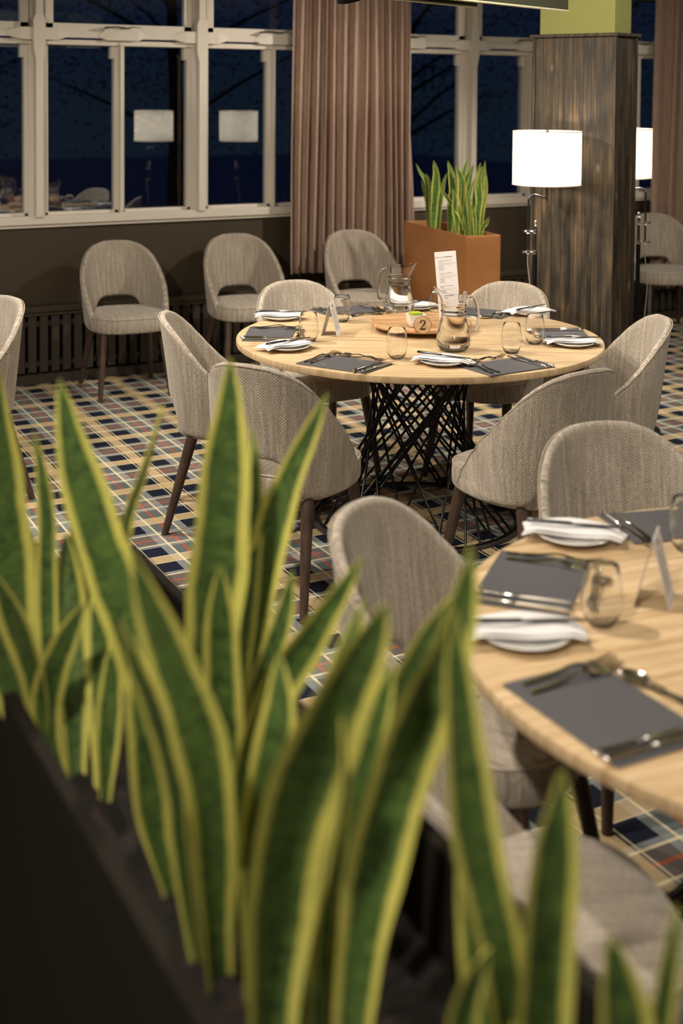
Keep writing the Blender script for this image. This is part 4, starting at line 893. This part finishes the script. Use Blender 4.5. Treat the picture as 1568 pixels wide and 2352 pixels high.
def trough(name, label, corners, h, th, m, soil_z, cat='planter'):
    c = sum((Vector(q) for q in corners), Vector((0, 0))) / 4; t = thing(name, label, cat, (c.x, c.y, 0)); P = [Vector(q) - c for q in corners]
    def inset(d):
        out = []
        for i in range(4):
            a = (P[i] - P[i - 1]).normalized(); b_ = (P[(i + 1) % 4] - P[i]).normalized(); na = Vector((-a.y, a.x)); nb = Vector((-b_.y, b_.x)); out.append(P[i] + (na + nb) * d)
        return out
    I = inset(th); b = MB(); q = [Vector((p.x, p.y, 0)) for p in P] + [Vector((p.x, p.y, h)) for p in P] + [Vector((p.x, p.y, h)) for p in I] + [Vector((p.x, p.y, soil_z - .1)) for p in I]; fs = [(3, 2, 1, 0), (12, 13, 14, 15)]
    for k0 in (0, 4, 8): fs += [(k0 + i, k0 + (i + 1) % 4, k0 + 4 + (i + 1) % 4, k0 + 4 + i) for i in range(4)]
    b.add(q, fs); b.obj('box', m, t, smooth=False, bevel=.004)
    b = MB(); n = 26; rn = random.Random(1); rows = []
    for i in range(n + 1):
        r = []
        for j in range(n + 1):
            u, v = i / n, j / n; p = (I[0] * (1 - u) + I[1] * u) * (1 - v) + (I[3] * (1 - u) + I[2] * u) * v; r.append(Vector((p.x, p.y, soil_z + rn.uniform(-.012, .012))))
        rows.append(r)
    b.grid(rows); o = b.obj('bark_mulch', M['bark'], t, smooth=False); o['kind'] = 'stuff'
    return t
trough('plant_trough', 'long charcoal planting trough running across the foreground under the snake plants', [(.464, -.6), (.855, -.6), (.855, 2.42), (.464, 2.42)], .85, .022, M['charcoal'], .715)
trough('terracotta_planter', 'tall terracotta orange planter by the window between curtain and pillar', [(4.242, 6.229), (4.468, 6.198), (4.590, 7.094), (4.364, 7.125)], .907, .012, M['terracotta'], .85)

# ------------------------------------------------------------------ room lamps and added fill lights
def downlight(label, x, y, z, W, tx, ty, tz, rad=.05, col=(1, .88, .74), size=R(110), blend=.6, group='ceiling spotlights'):
    t = thing('ceiling_spotlight', label, 'spotlight', (x, y, z), 0, group)
    d = (Vector((tx, ty, tz)) - Vector((x, y, z))).normalized(); q = d.to_track_quat('-Z', 'Y'); M4 = q.to_matrix().to_4x4()
    b = MB(); b.lathe([(.0001, .14), (.05, .14), (.055, .13), (.055, .0), (.050, .0), (.050, .02)], 24, cap0=False, cap1=False, fn=lambda p: M4.to_3x3() @ p); b.obj('lamp_can', M['black_metal'], t, angle=40)
    b = MB(); b.lathe([(.0001, .022), (.049, .022)], 24, cap0=False, cap1=False, fn=lambda p: M4.to_3x3() @ p); b.obj('lamp_lens', M['emit'], t)
    b = MB(); b.tube([M4.to_3x3() @ Vector((0, 0, .13)), (0, 0, ZC - z)], .008, 8); b.obj('hanger', M['black_metal'], t)
    l = bpy.data.lights.new('spot', 'SPOT'); l.energy = W; l.color = col; l.shadow_soft_size = rad; l.spot_size = size; l.spot_blend = blend
    o = bpy.data.objects.new('spot', l); COL.objects.link(o); o.parent = t; o.location = d * .01; o.rotation_euler = q.to_euler()
def fill_panel(label, x, y, W, s_=.6, col=(1, .9, .78)):  # added fill: area light under a plain square box, out of view
    t = thing('ceiling_fill_light', label, 'ceiling light', (x, y, ZC - .03), 0, 'added square ceiling fill lights')
    b = MB(); b.box(-s_ / 2, s_ / 2, -s_ / 2, s_ / 2, 0, .03); b.obj('fill_housing', M['white_paint'], t, smooth=False)
    l = bpy.data.lights.new('fill_panel', 'AREA'); l.energy = W; l.color = col; l.shape = 'SQUARE'; l.size = s_
    o = bpy.data.objects.new('fill_panel', l); COL.objects.link(o); o.parent = t; o.location = (0, 0, -.004)
for a in SPOTS: downlight(*a)
for a in FILL_PANELS: fill_panel(*a)
